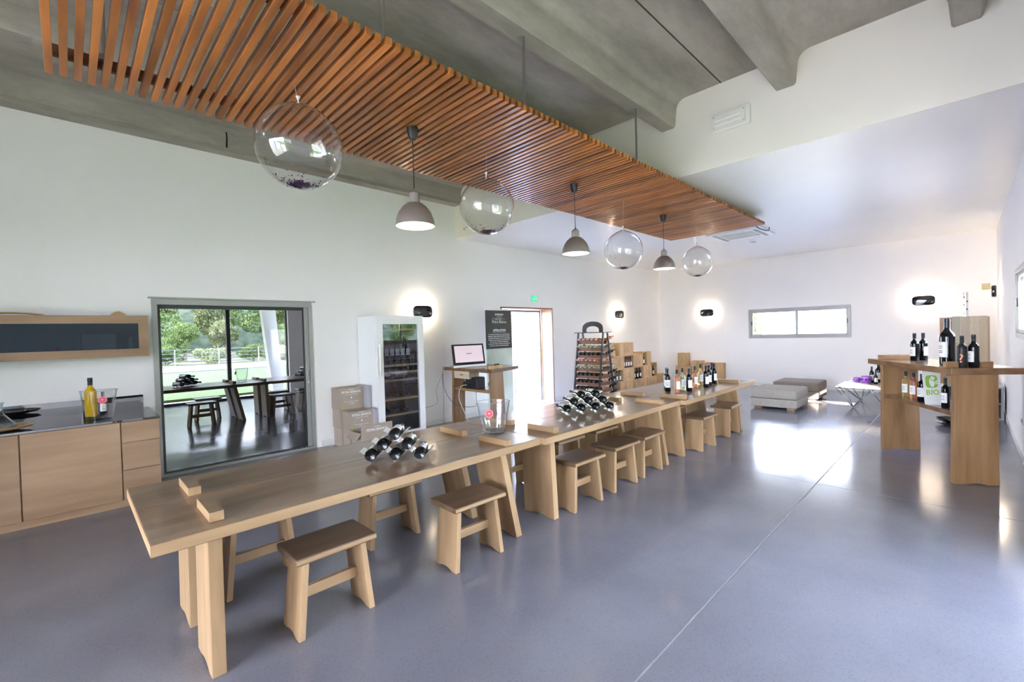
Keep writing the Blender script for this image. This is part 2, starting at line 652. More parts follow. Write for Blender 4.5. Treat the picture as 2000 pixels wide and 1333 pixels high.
# ---- glazing in the right wall and the rear wall (dark frames, seen in reflections)
def glazed(name, axis, at, a0, a1, z1, n_):
    r = struct(thing(name, None, None))
    g = G()

    def B(p0, p1, z0_, z1_, t=.05):
        if axis == 'y':
            g.box(p0, p1, at-t, at+t, z0_, z1_)
        else:
            g.box(at-t, at+t, p0, p1, z0_, z1_)
    B(a0, a1, 0, .06)
    B(a0, a1, z1-.07, z1)
    st = (a1-a0)/n_
    for k in range(n_+1):
        p = a0 + k*st
        h = .09 if 0 < k < n_ else .07
        B(max(a0, p-h/2), min(a1, p+h/2), .06, z1-.07)
    g.build('window_frame', dark_frame, r)
    for k in range(n_):
        q = G()
        if axis == 'y':
            q.box(a0+k*st+.045, a0+(k+1)*st-.045, at-.004, at+.004, .06, z1-.07)
        else:
            q.box(at-.004, at+.004, a0+k*st+.045, a0+(k+1)*st-.045, .06, z1-.07)
        q.build('pane', clear_glass, r)


glazed('window_4', 'y', YR-.15, GL[0], GL[1], GL[3], 2)
glazed('window_5', 'x', XR-.12, RG[0], RG[1], RG[3], 3)

# ---- door in the left wall: deep wooden reveal, leaf folded open outside
d1 = struct(thing('door_1', None, None))
rv = wood('door_oak', (.20, .080, .028), (.33, .155, .065), 'z', .4)
G().box(DX1-.028, DX1+.002, YW-.012, YW+.33, 0, DZ).build('door_jamb', rv, d1, bevel=.002)
G().box(DX0-.002, DX0+.028, YW-.012, YW+.33, 0, DZ).build('door_jamb', rv, d1, bevel=.002)
G().box(DX0, DX1+.002, YW-.012, YW+.33, DZ-.028, DZ+.002).build('door_head', rv, d1, bevel=.002)
g = G()
g.box(DX1-.078, DX1-.028, YW+.33, YW+.40, 0, DZ-.03).box(DX0+.028, DX0+.078, YW+.33, YW+.40, 0, DZ-.03)
g.box(DX0+.028, DX1-.028, YW+.33, YW+.40, DZ-.08, DZ-.03)
g.build('door_frame', grey_paint, d1, bevel=.003)
G().box(DX0, DX1, YW+.0, YW+.42, -.03, .004).build('threshold', alu, d1)
LM = Matrix.Translation((DX1-.085, YW+.40, .012)) @ Matrix.Rotation(R(97), 4, 'Z')
g = G()
lw, lh, lf = .80, 2.04, .085
g.box(0, lf, -.045, 0, 0, lh, LM).box(lw-lf, lw, -.045, 0, 0, lh, LM)
g.box(lf, lw-lf, -.045, 0, 0, .11, LM).box(lf, lw-lf, -.045, 0, lh-lf, lh, LM)
leaf = g.build('door_leaf', rv, d1, bevel=.004)
G().box(lf, lw-lf, -.026, -.018, .11, lh-lf, LM).build('pane', clear_glass, leaf)
G().box(lw-.06, lw-.02, .0, .05, 1.02, 1.05, LM).box(lw-.16, lw-.02, .04, .055, 1.025, 1.045, LM).build('handle', black_metal, leaf)
G().box(-.004, .02, -.05, .006, .2, .3, LM).box(-.004, .02, -.05, .006, 1.75, 1.85, LM).build('hinge', steel, leaf)

# ------------------------------------------------------------------ slatted wooden canopy
px0, px1, pyR, pyL, pz = -.045, 8.20, 2.31, 3.93, 3.27
perg = thing('slatted_canopy', 'long hanging canopy of reddish wooden slats under the concrete ceiling', 'canopy', ((px0+px1)/2, (pyR+pyL)/2, pz))
cx, cy = (px0+px1)/2, (pyR+pyL)/2
for y in (pyR+.16, pyL-.16):
    G().box(px0-cx-.0, px1-cx, y-cy-.018, y-cy+.018, .046, .11).build('joist', joist_wood, perg, bevel=.002)
ns = 131
pitch_ = (px1 - px0 - .036)/(ns-1)
sm = G().box(-.018, .018, -(pyL-pyR)/2, (pyL-pyR)/2, 0, .045).build('slat', slat_wood, perg, bevel=.002)
sm.location = (px0 + .018 - cx, 0, 0)
for i in range(1, ns):
    o = sm.copy()
    COL.objects.link(o)
    o.location = (px0 + .018 + i*pitch_ - cx, random.uniform(-.006, .006), 0)
for x, y in ((1.44, pyR+.19), (2.70, pyR+.19), (4.46, pyR+.19), (.22, pyL-.16), (2.70, pyL-.16), (4.46, pyL-.16)):
    if True:
        r = G().tube([(x-cx, y-cy, .105), (x-cx, y-cy, (ZT if min(abs(y-2.51), abs(y-3.85)) < .09 else ZS) - pz)], .011, 8)
        r.box(x-cx-.03, x-cx+.03, y-cy-.055, y-cy+.012, .085, .12)
        tag(r.build('hanger_rod', steel_rod, perg, smooth=True), 'thin grey steel hanger rod with foot bracket')
for x in (5.6, 6.4, 7.2, 7.95):
    G().box(x-cx-.03, x-cx+.03, pyR-cy+.14, pyR-cy+.2, .105, ZC-pz).build('ceiling_bracket', black_metal, perg)

# ------------------------------------------------------------------ pendants between clear balloons
pend = thing('pendant_lamp', 'brushed steel dome pendant lamp nearest the camera, between the two largest clear balloons', 'lamp', (2.02, 3.11, pz), group='steel pendant lamps under the slatted canopy')
G().lathe([(.0, 0), (.046, 0), (.045, -.02), (.036, -.075), (.026, -.092), (.0, -.095)][::-1], 20).build('ceiling_rose', black_plastic, pend, smooth=True)
G().tube([(0, 0, -.09), (0, 0, -.50)], .0035, 6).build('cord', black_plastic, pend)
sh = [(.008, -.485), (.011, -.505), (.030, -.515), (.041, -.525), (.043, -.60), (.062, -.606), (.098, -.635), (.130, -.68), (.150, -.735), (.156, -.785)]
inn = [(.153, -.785), (.146, -.735), (.126, -.682), (.095, -.640), (.04, -.612), (.0, -.61)]
G().lathe(sh, 40, caps=False).build('shade', steel, pend, smooth=True)
G().lathe(inn, 40, caps=False).build('shade_lining', mat('white_lining', (.85, .84, .80), .5), pend, smooth=True)
G().lathe([(0, -.70), (.02, -.695), (.034, -.675), (.036, -.655), (.02, -.625), (.016, -.60)], 16).build('bulb', bulb_mat, pend, smooth=True)
for nm, x, lb in ((1, 4.14, 'middle brushed steel dome pendant lamp of the row of three under the slats'), (2, 6.27, 'farthest of the three steel dome pendant lamps, by the end of the slats')):
    dup(pend, lb, (x, 3.11, pz), 0, 'steel pendant lamps under the slatted canopy')
conf = mat('purple_confetti', (.05, .01, .07), .35)
conf_r = mat('dark_red_confetti', (.10, .008, .03), .4)
for k, (x, y, z, r, lb) in enumerate(((1.13, 3.08, 2.865, .268, 'largest and nearest clear balloon, dark confetti lying inside, over the first table'),
                                     (2.80, 3.11, 2.775, .252, 'second clear balloon with a heap of dark red confetti, right of the nearest pendant lamp'),
                                     (5.12, 3.09, 2.625, .245, 'third clear balloon, between the middle and farthest pendant lamps'),
                                     (7.42, 3.10, 2.69, .245, 'smallest and farthest clear balloon beyond the last pendant lamp'))):
    bl = thing('balloon', lb, 'balloon', (x, y, z), group='clear balloons under the slatted canopy')
    prof = []
    for i in range(25):
        a = -PI/2 + PI*i/24
        rr, zz = r*math.cos(a), r*math.sin(a)
        if i > 20:
            zz += (i-20)**2*.0016
        prof.append((max(rr, 0), zz))
    prof[-1] = (.004, prof[-1][1])
    G().lathe(prof, 48).build('balloon_skin', balloon_film, bl, smooth=True)
    tz = prof[-1][1]
    G().lathe([(.004, tz-.004), (.007, tz+.006), (.003, tz+.012), (.012, tz+.035), (.016, tz+.04)], 10).build('knot', mat('milky_film', (.7, .68, .64), .3), bl, smooth=True)
    xs_ = px0 + .018 + round((x - px0 - .018)/((px1-px0-.036)/130))*((px1-px0-.036)/130) - x
    G().tube([(0, 0, tz+.01), (xs_, 0, pz - z + .001)], .0008, 5).build('thread', paper, bl)
    g = G()
    rnd = random.Random(k)
    for i in range(1100 if k < 2 else 420):
        q = abs(rnd.gauss(0, .15 if k < 2 else .12))
        if rnd.random() < (.07 if k < 2 else .03):
            q = rnd.uniform(.2, .72 if k < 2 else 1.6)
        a = rnd.uniform(0, 2*PI)
        rr = r - .004
        cen = Vector((rr*math.sin(q)*math.cos(a), rr*math.sin(q)*math.sin(a), -rr*math.cos(q)))
        if q < .3:
            cen *= rnd.uniform(.90, 1.0)
        MM = Matrix.Translation(cen) @ Euler((rnd.uniform(0, 3), rnd.uniform(0, 3), rnd.uniform(0, 3))).to_matrix().to_4x4()
        s_ = .0042
        g.box(-s_, s_, -s_, s_, -.0004, .0004, MM)
    c_ = g.build('confetti', conf_r if k == 1 else conf, bl)
    c_['kind'] = 'stuff'

# ------------------------------------------------------------------ tables
def plank_leg(w0, w1, th, h, xt, xb, y0, name='leg', parent=None, m=None, arch=.018):
    """leg plank wide along Y, thin along X, leaning from xt (top) to xb (bottom), with an arched foot"""
    poly = []
    b0, b1 = y0 - w1/2, y0 + w1/2
    t0, t1 = y0 - w0/2, y0 + w0/2
    poly += [(b0, 0)]
    na = 10
    a0, a1 = y0 - w1*.30, y0 + w1*.30
    for i in range(na+1):
        t_ = i/na
        poly.append((a0 + (a1-a0)*t_, arch*math.sin(PI*t_)))
    poly += [(b1, 0), (t1, h), (t0, h)]
    def xa(p):
        return xb + (xt-xb)*p[1]/h - th/2
    def xc(p):
        return xa(p) + th
    g = G().prism(poly, xa, xc, axis='x')
    return g.build(name, m or oak['z'], parent, bevel=.003)


def table(x0, x1, y0, y1, z, legs, blocks, label):
    ox, oy = (x0+x1)/2, (y0+y1)/2
    t_ = thing('tasting_table', label, 'table', (ox, oy, 0), group='long oak tasting tables set end to end')
    th = .058
    ym = y0 + (y1-y0)*.52
    G().box(x0-ox, x1-ox, y0-oy, ym-oy-.0015, z-th, z).build('top_plank', top_x, t_, bevel=.003)
    G().box(x0-ox, x1-ox, ym-oy+.0015, y1-oy, z-th, z).build('top_plank', top_x, t_, bevel=.003)
    # pale strips on the plank edges; the tops hold painted shade
    for (a, b_, c, d) in ((x0-.0015, x1+.0015, y0-.0015, y0-.0004), ):
        tag(G().box(a-ox, b_-ox, c-oy, d-oy, z-th+.004, z-.004).build('edge_band', oak['x'], t_), 'pale oak edge')
    tag(G().box(x0-ox-.0015, x0-ox-.0004, y0-oy, y1-oy, z-th+.004, z-.004).build('edge_band', oak['y'], t_), 'pale oak edge')
    for (xb, xt, ya, yb) in legs:
        plank_leg((yb-ya)-.02, yb-ya, .06, z-th, xt-ox, xb-ox, (ya+yb)/2-oy, parent=t_)
    for (xc, ya, yb) in blocks:
        tag(G().box(xc-.03-ox, xc+.03-ox, ya-oy, yb-oy, z, z+.045).build('tenon_block', oak['y'], t_, bevel=.002), 'pale oak block standing proud of the top')
        tag(G().box(xc-.029-ox, xc+.029-ox, ya-oy+.001, yb-oy-.001, z+.045, z+.047).build('block_top', top_x, t_), 'oiled top face of the block, darkened as if backlit')  # same brown as the table top: varnish plus painted shade
    return t_


TZ = .75
table(.22, 2.692, 2.42, 3.48, TZ, [(.465, .47, 2.52, 2.84), (.465, .47, 3.06, 3.38), (2.475, 2.33, 2.48, 2.82), (2.475, 2.33, 3.02, 3.36)],
      [(.475, 2.50, 2.79), (.475, 3.02, 3.31), (2.34, 2.43, 2.74), (2.34, 2.96, 3.27)],
      'nearest oak tasting table, carrying the six-bottle wave rack')
table(2.696, 5.14, 2.38, 3.46, TZ, [(2.92, 2.90, 2.47, 2.82), (2.92, 2.90, 3.02, 3.36), (4.965, 4.80, 2.47, 2.82), (4.965, 4.80, 3.0, 3.34)],
      [(2.90, 2.43, 2.74), (2.90, 2.95, 3.26), (4.75, 2.41, 2.74), (4.66, 2.90, 3.22)],
      'middle oak tasting table, carrying the nine-bottle wave rack')
table(5.144, 7.61, 2.32, 3.40, TZ, [(5.43, 5.32, 2.48, 2.80), (5.43, 5.32, 2.98, 3.30), (7.36, 7.20, 2.44, 2.78), (7.36, 7.20, 2.96, 3.28)],
      [(5.22, 2.35, 2.67), (5.18, 2.88, 3.20), (7.15, 2.40, 2.70), (7.15, 2.90, 3.20)],
      'farthest oak tasting table, with the group of standing wine bottles')

# ------------------------------------------------------------------ stools
def make_stool(label, loc):
    t_ = thing('stool', label, 'stool', loc, group='low oak plank stools at the long tables')
    G().box(-.228, .228, -.152, .152, .412, .45).build('seat', seat_x, t_, bevel=.009, seg=3)
    tag(G().box(-.223, .223, -.1535, -.1518, .421, .441).build('edge_band', oak['x'], t_), 'pale oak edge')
    for s in (-1, 1):
        plank_leg(.215, .245, .034, .412, s*.160, s*.200, 0, parent=t_, arch=.015)
    G().box(-.175, .175, -.016, .016, .165, .225).build('stretcher', oak['x'], t_, bevel=.003)
    return t_


stools = [((1.03, 2.60), 'nearest oak stool, drawn out before the near end of the tables'),
          ((2.01, 2.52), 'oak stool drawn out in front of the far legs of the nearest table'),
          ((3.33, 2.54), 'oak stool on the open side, first one right of the middle table\'s near leg'),
          ((3.985, 2.55), 'oak stool in the centre of the three at the open side of the middle table'),
          ((4.56, 2.56), 'oak stool next to the far leg of the middle table, open side'),
          ((5.98, 2.51), 'oak stool at the open side of the farthest table, first after its near leg'),
          ((6.97, 2.53), 'last oak stool, standing beside the far leg of the farthest table'),
          ((.855, 3.315), 'oak stool under the nearest table on the cabinet side, behind the first stool'),
          ((1.775, 3.255), 'oak stool under the nearest table on the wall side, below the six-bottle rack'),
          ((3.20, 3.30), 'oak stool in the dark behind the legs where the first two tables meet'),
          ((3.83, 3.14), 'oak stool tucked under the wall side of the middle table, its nearer one'),
          ((4.49, 3.13), 'oak stool tucked under the wall side of the middle table, its farther one'),
          ((6.52, 3.12), 'oak stool tucked under the wall side of the farthest table')]
s0 = None
for k, ((x, y), lb) in enumerate(stools):
    if s0 is None:
        s0 = make_stool(lb, (x, y, 0))
    else:
        dup(s0, lb, (x, y, 0), R(random.uniform(-1.5, 1.5)))

# ------------------------------------------------------------------ bottles
def bottle_profile(r, h, slim=False):
    if slim:
        return [(0, 0), (r*.9, 0), (r, .006), (r, h*.50), (r*.93, h*.57), (r*.6, h*.68), (r*.42, h*.76), (r*.36, h*.84), (r*.36, h*.985), (0, h*.985)]
    return [(0, .012), (r*.5, .006), (r*.88, 0), (r, .008), (r, h*.60), (r*.97, h*.64), (r*.80, h*.69), (r*.50, h*.735), (r*.40, h*.77), (r*.385, h*.985), (0, h*.985)]


MESH = {}


def bottle_mesh(kind, r, h, seg, slim):
    key = (kind, r, h, seg, slim)
    if key in MESH:
        return MESH[key]
    def mk(g, name, m, smooth=True):
        o = g.build(name, m, None, smooth=smooth)
        me = o.data
        bpy.data.objects.remove(o)
        return me
    glass = {'dark': g_dark, 'rose': g_rose, 'white': g_white, 'gold': g_gold, 'matte': g_matte, 'yellow': g_yellow}[kind]
    body = mk(G().lathe(bottle_profile(r, h, slim), seg), 'glass', glass)
    c0, c1 = h*.80, h*1.0
    rc = r*.415
    cap = mk(G().lathe([(rc, c0), (rc, h*.93), (rc*1.08, h*.935), (rc*1.08, h*.965), (rc*.98, h*.97), (rc*.98, c1), (0, c1)], seg), 'capsule', CAPS.get(kind, cap_dark))
    # front label: a shell over 120 degrees facing -Y
    g = G()
    n_ = 8
    vs = []
    for i in range(n_+1):
        a = -PI/2 + R(-62) + R(124)*i/n_
        for z in (h*.17, h*.50):
            vs.append(((r+.0006)*math.cos(a), (r+.0006)*math.sin(a), z))
    g.add(vs, [(2*i, 2*i+2, 2*i+3, 2*i+1) for i in range(n_)])
    lab = mk(g, 'label', paper)
    lines = G()
    for zz in (.40, .36, .30, .26):
        vs = []
        for i in range(5):
            a = -PI/2 + R(-26) + R(52)*i/4
            for z in (h*zz, h*(zz+.012)):
                vs.append(((r+.0012)*math.cos(a), (r+.0012)*math.sin(a), z))
        lines.add(vs, [(2*i, 2*i+2, 2*i+3, 2*i+1) for i in range(4)])
    ln = mk(lines, 'label_print', dark_print)
    MESH[key] = (body, cap, lab, ln)
    return MESH[key]


CAPS = {'dark': cap_dark, 'rose': cap_dark, 'white': cap_dark, 'gold': cap_dark, 'matte': g_matte, 'yellow': cap_dark}
HCAPS = {'rose': cap_rose, 'white': cap_green}


def bottle(kind, label, loc, face=0, r=.038, h=.31, group=None, rot=None, lab=True, seg=20, slim=False, lines=True, name='wine_bottle'):
    body, cap, lb_, ln = bottle_mesh(kind, r, h, seg, slim)
    b_ = thing(name, label, 'bottle', loc, R(face), group, rot=rot)
    link('glass', body, b_)
    link('capsule', cap, b_)
    if lab:
        q = link('label', lb_, b_)
        if lines:
            link('label_print', ln, q)
    return b_


# standing bottles on the farthest table (label side turned to +Y/-X)
grp = 'standing wine bottles on the farthest table'
for (x, y, kind, lb, fc, slim) in (
        (5.90, 2.93, 'dark', 'rear one of the two overlapping dark bottles at the left end of the table group', -60, False),
        (5.79, 2.86, 'dark', 'front one of the two overlapping dark bottles at the left end of the table group', -60, False),
        (5.69, 2.68, 'rose', 'orange-pink rose bottle nearest the block, left in the table group', -15, False),
        (5.96, 2.73, 'white', 'pale green-white wine bottle between the near rose and a dark bottle', -20, False),
        (5.92, 2.62, 'dark', 'dark wine bottle with white label, third in the front row of the table group', -20, False),
        (6.34, 2.72, 'rose', 'orange-pink rose bottle in the middle of the table group, right of a dark one', -15, False),
        (6.72, 2.80, 'gold', 'slender golden white wine bottle standing behind the second rose', -20, True),
        (6.45, 2.61, 'dark', 'dark bottle in front of another dark one, right of the golden wine', -15, False),
        (6.68, 2.66, 'dark', 'dark bottle half hidden behind another, right of the golden wine', -15, False),
        (7.08, 2.77, 'dark', 'rear dark bottle of the pair at the right end of the table group', -15, False),
        (6.93, 2.68, 'dark', 'front dark bottle of the pair at the right end of the table group', -10, False)):
    bottle(kind, lb, (x, y, TZ), fc, group=grp, slim=slim)

# ------------------------------------------------------------------ wave racks of lying bottles
def wave_rack(base, rdir, pitch, tiers, label, words, dz):
    rd = Vector((rdir[0], rdir[1], 0)).normalized()
    ax = Vector((-rd.y, rd.x, 0))     # away from the camera
    if ax.dot(Vector((1, 1, 0))) < 0:
        ax = -ax
    ang = math.atan2(rd.y, rd.x)
    n0 = tiers[0]
    rk = thing('wave_bottle_rack', label, 'wine rack', base, ang)
    L = .13
    r = .0385
    for ti, nb in enumerate(tiers):
        xs = [(i - (nb-1)/2)*pitch for i in range(nb)]
        zb = .012 + ti*dz
        pts = []
        x_ = xs[0] - pitch*.5
        while x_ <= xs[-1] + pitch*.5 + 1e-6:
            ph = (x_ - xs[0])/pitch*2*PI
            pts.append((x_, zb + .030*(1-math.cos(ph))))
            x_ += pitch/16
        g = G()
        top_ = [(p[0], p[1]) for p in pts]
        bot_ = [(p[0], p[1]-.004) for p in pts]
        vs = []
        for (a, zt_) in top_:
            vs += [(a, 0.0, zt_), (a, L, zt_), (a, 0.0, zt_-.004), (a, L, zt_-.004)]
        fs = []
        for i in range(len(top_)-1):
            o = 4*i
            fs += [(o, o+4, o+5, o+1), (o+2, o+3, o+7, o+6), (o, o+2, o+6, o+4), (o+1, o+5, o+7, o+3)]
        fs += [(0, 1, 3, 2), (4*len(top_)-4, 4*len(top_)-2, 4*len(top_)-1, 4*len(top_)-3)]
        g.add(vs, fs)
        g.build('wave_sheet', chrome, rk, smooth=True)
        if ti == 0:
            for x_ in xs:
                f_ = G().box(x_-.014, x_+.014, .012, .028, 0, .010).box(x_-.014, x_+.014, L-.03, L-.014, 0, .010)
                f_.build('foot', chrome, rk, bevel=.002)
    MW = Matrix.Translation(base) @ Matrix.Rotation(ang, 4, 'Z')
    k = 0
    for ti, nb in enumerate(tiers):
        for i in range(nb):
            xx = (i - (nb-1)/2)*pitch
            p = MW @ Vector((xx, -.035, .012 + ti*dz + r + .002))
            q = ax.to_track_quat('Z', 'Y')
            e = q.to_matrix().to_4x4()
            # roll so the label faces up
            down = e.inverted() @ Vector((0, 0, 1))
            a = math.atan2(down.y, down.x) + PI/2
            e = e @ Matrix.Rotation(a, 4, 'Z')
            bottle('dark', words[k], p, group='dark bottles lying in the wave racks', rot=e.to_euler(), r=.0385, h=.30, seg=24)
            k += 1


w6 = ['dark bottle at the left end of the lowest tier of the six-bottle rack', 'dark bottle in the middle of the lowest tier of the six-bottle rack',
      'dark bottle at the right end of the lowest tier of the six-bottle rack', 'left dark bottle in the middle tier of the six-bottle rack',
      'right dark bottle in the middle tier of the six-bottle rack', 'single dark bottle crowning the six-bottle rack']
wave_rack((1.565, 2.74, TZ), (.75, -.66), .165, (3, 2, 1), 'silver wavy metal rack holding six lying bottles on the nearest table', w6, .068)
w9 = ['dark bottle first from the left in the lowest tier of the nine-bottle rack', 'dark bottle second from the left in the lowest tier of the nine-bottle rack',
      'dark bottle third from the left in the lowest tier of the nine-bottle rack', 'dark bottle last at the right in the lowest tier of the nine-bottle rack',
      'left dark bottle in the middle tier of the nine-bottle rack', 'centre dark bottle in the middle tier of the nine-bottle rack',
      'right dark bottle in the middle tier of the nine-bottle rack', 'left dark bottle on top of the nine-bottle rack', 'right dark bottle on top of the nine-bottle rack']
wave_rack((3.875, 2.80, TZ), (.88, -.475), .165, (4, 3, 2), 'silver wavy metal rack holding nine lying bottles on the middle table', w9, .068)


# ------------------------------------------------------------------ clear ice buckets
def bucket(loc, label, face, h=.27, lx=-.03):
    b_ = thing('ice_bucket', label, 'bucket', loc, R(face), 'clear ice buckets with a round logo')
    pr = [(0, .006), (.088, .0), (.098, .006), (.104, .03), (.142, h), (.146, h+.002), (.142, h-.001), (.100, .032), (.0, .028)]
    G().lathe(pr, 36, sx=1.0, sy=.80).build('bucket_wall', acrylic, b_, smooth=True)
    g = G()
    m_ = 40
    outer = [(.1445*math.cos(2*PI*i/m_), .1445*.8*math.sin(2*PI*i/m_), h) for i in range(m_+1)]
    g.tube(outer, .0022, 6)
    g.build('rim', mat('grey_rim', (.35, .35, .38), .1), b_, smooth=True)
    G().lathe([(0, .006), (.085, .003), (.09, .012), (.0, .018)], 30, sy=.8).build('thick_base', thin_glass('acrylic_base', (.86, .86, .92), 1.5, 2.0), b_, smooth=True)
    # round logo on the curved wall
    nrm = Vector((0, -1, 0))
    y_ = -.118*.8 - .012
    Mx = Matrix.Translation((lx, y_-.003, h*.68)) @ Matrix.Rotation(R(90-7), 4, 'X')
    lg = G().lathe([(0, 0), (.036, 0), (.036, .001), (0, .001)], 28).build('round_logo', pink_print, b_, M=Mx)
    G().lathe([(.029, .0012), (.0305, .0012), (.0305, .0018), (.029, .0018)], 24, caps=False).build('logo_ring', white_print, lg, M=Mx)
    text('PB', .017, white_print, lg, Mx @ Matrix.Translation((0, 0, .002)), name='logo_mark')
    return b_


bucket((2.575, 2.855, TZ), 'clear ice bucket with red round logo standing on the nearest table', -45)
# ------------------------------------------------------------------ kitchen along the left wall
CY, CX1 = 5.80, .64
CL = -2.2
base = thing('base_cabinet', 'low oak base cabinet with doors and three drawers along the wall', 'cabinet', ((CL+CX1)/2, (CY+YW)/2, 0))
bo = ((CL+CX1)/2, (CY+YW)/2)
G().box(CL-bo[0], CX1-bo[0], CY+.02-bo[1], YW-.003-bo[1], .10, .84).build('carcass', cab_wood['x'], base)
G().box(CL-bo[0], CX1-bo[0]-.01, CY+.035-bo[1], CY+.06-bo[1], 0, .10).build('plinth', cab_wood['x'], base)
for (a, b_) in ((-2.19, -1.46), (-1.45, -.72-.32), (-1.03, -.335), (-.325, .335)):
    G().box(a-bo[0], b_-bo[0], CY-bo[1], CY+.02-bo[1], .075, .835).build('door', cab_wood['x'], base, bevel=.002)
for (z0, z1) in ((.075, .36), (.37, .60+.03), (.64, .835)):
    G().box(.345-bo[0], CX1-.003-bo[0], CY-bo[1], CY+.02-bo[1], z0, z1).build('drawer', cab_wood['x'], base, bevel=.002)
tag(G().box(CL, CX1+.004, CY-.01, YW, .842, .862).build('worktop', black_stone, bevel=.001), 'glossy black glass worktop lying on the oak base cabinet', 'worktop')
tag(G().box(CL, .60, YW-.010, YW-.001, .8625, 1.012).build('backsplash', black_stone), 'glossy black glass backsplash strip on the wall behind the worktop', 'backsplash')
# wall cabinet
UY, U0, U1 = 6.37, 1.465, 1.91
uc = thing('wall_cabinet', 'long oak wall cabinet with a frosted grey glass front above the worktop', 'cabinet', ((CL+CX1)/2, (UY+YW)/2, U0))
uo = ((CL+CX1)/2, (UY+YW)/2)


def ub(x0, x1, y0, y1, z0, z1):
    return G().box(x0-uo[0], x1-uo[0], y0-uo[1], y1-uo[1], z0-U0, z1-U0)


g = ub(CL, CX1, UY, UY+.022, U1-.085, U1)
g.f += []
n0 = len(g.v)
for (x0, x1, z0, z1) in ((CL, CX1, U0, U0+.085), (CX1-.085, CX1, U0+.085, U1-.085), (-1.05, -.97, U0+.085, U1-.085)):
    g.box(x0-uo[0], x1-uo[0], UY-uo[1], UY+.022-uo[1], z0-U0, z1-U0)
df = g.build('door_frame', cab_wood['x'], uc)
ub(CL, CX1-.085, UY+.008, UY+.014, U0+.085, U1-.085).build('frosted_pane', frosted, df)
g = ub(CL, CX1, UY+.025, YW, U1-.02, U1)
for (x0, x1, y0, y1, z0, z1) in ((CL, CX1, UY+.025, YW, U0, U0+.02), (CX1-.02, CX1, UY+.025, YW, U0+.02, U1-.02), (CL, CX1, YW-.015, YW-.001, U0+.02, U1-.02)):
    g.box(x0-uo[0], x1-uo[0], y0-uo[1], y1-uo[1], z0-U0, z1-U0)
g.build('carcass', mat('grey_interior', (.50, .54, .60), .7), uc)
tag(G().box(.10, .37, UY+.05, UY+.28, U0+.02, U0+.25).build('white_box', mat('white_card', (.85, .85, .85), .6), bevel=.004), 'pale box seen blurred behind the frosted cabinet glass', 'box')
tag(G().lathe([(0, 0), (.03, 0), (.035, .1), (.02, .15), (.02, .19), (0, .19)], 16).build('jar', mat('pale_green_jar', (.45, .65, .5), .4), smooth=True), 'pale green jar seen blurred at the right end behind the frosted glass', 'jar').location = (.50, UY+.10, U0+.0205)
tag(G().lathe([(0, 0), (.03, 0), (.04, .05), (.03, .10), (0, .10)], 16).build('bowl', mat('pink_ceramic', (.7, .25, .55), .4), smooth=True), 'pink object seen blurred behind the frosted cabinet glass', 'bowl').location = (-.09, UY+.09, U0+.0205)
# things lying on the wall cabinet
tr = thing('wooden_tray', 'pale curved wooden tray lying on the left of the wall cabinet', 'tray', (-.38, UY+.14, U1))
g = G()
pr = []
for i in range(13):
    a = i/12
    pr.append((-.22+.44*a, .012+.022*math.sin(PI*a)))
poly = pr + [(p[0], p[1]-.010) for p in pr[::-1]]
g.prism(poly[::-1], -.09, .09, axis='y')
g.build('tray_board', crate_wood['x'], tr, smooth=True)
G().box(-.215, -.175, -.09, .09, 0, .014).build('tray_foot', crate_wood['y'], tr)
hb = thing('wooden_boat', 'small pale wooden crescent lying on the right end of the wall cabinet', 'ornament', (.40, UY+.13, U1))
g = G()
pr = [(-.07+.14*i/12, .008+.042*math.sin(PI*i/12)) for i in range(13)]
g.prism([(.07, 0), (-.07, 0)][::-1] + pr[::-1] if False else [(-.07, 0), (.07, 0)] + pr[::-1], -.03, .03, axis='y')
g.build('curved_body', crate_wood['x'], hb, bevel=.002)
G().box(-.14, -.071, -.028, .028, 0, .008).build('flat_tail', crate_wood['x'], hb)

# bucket, yellow bottle, small bottle, tray and carafe on the worktop
WT = .862
bucket((.205, 6.12, WT), 'clear ice bucket on the black worktop, holding a yellow bottle', -8, h=.285, lx=.035)
bottle('yellow', 'yellow liqueur bottle with dark cap standing in the worktop ice bucket', (.145, 6.145, WT+.03), 160, r=.047, h=.385, lab=False, seg=24)
bottle('dark', 'small dark bottle with white label inside the worktop ice bucket', (.235, 6.13, WT+.03), 0, r=.028, h=.235)
rt_ = G().lathe([(0, .0), (.06, .0), (.17, .022), (.195, .040), (.19, .042), (.16, .030), (0, .016)], 40)
tag(rt_.build('wooden_platter', crate_wood['x'], smooth=True), 'round turned wooden platter at the left end of the worktop, carafe on it', 'platter').location = (-.43, 6.02, WT)
cf = thing('carafe', 'clear glass wine decanter standing on the round wooden platter', 'decanter', (-.455, 6.05, WT+.017))
G().lathe([(0, .0), (.075, .0), (.105, .012), (.108, .03), (.07, .075), (.030, .13), (.022, .17), (.026, .21), (.036, .235), (.034, .235), (.024, .21), (.020, .17), (.028, .13), (.067, .075), (.104, .03), (.10, .015), (0, .008)], 36).build('glass', thin_glass('decanter_glass', (.82, .85, .87), 1.5, 1.5), cf, smooth=True)

# ------------------------------------------------------------------ wine fridge
fx0, fx1, fy0, fy1, fz = 3.235, 4.045, 6.10, 6.70, 1.92
fc = ((fx0+fx1)/2, (fy0+fy1)/2)
fr = thing('wine_fridge', 'tall white wine fridge with a smoked glass door and wooden shelves', 'fridge', (fc[0], fc[1], 0))


def fb(x0, x1, y0, y1, z0, z1, g=None):
    return (g or G()).box(x0-fc[0], x1-fc[0], y0-fc[1], y1-fc[1], z0, z1)


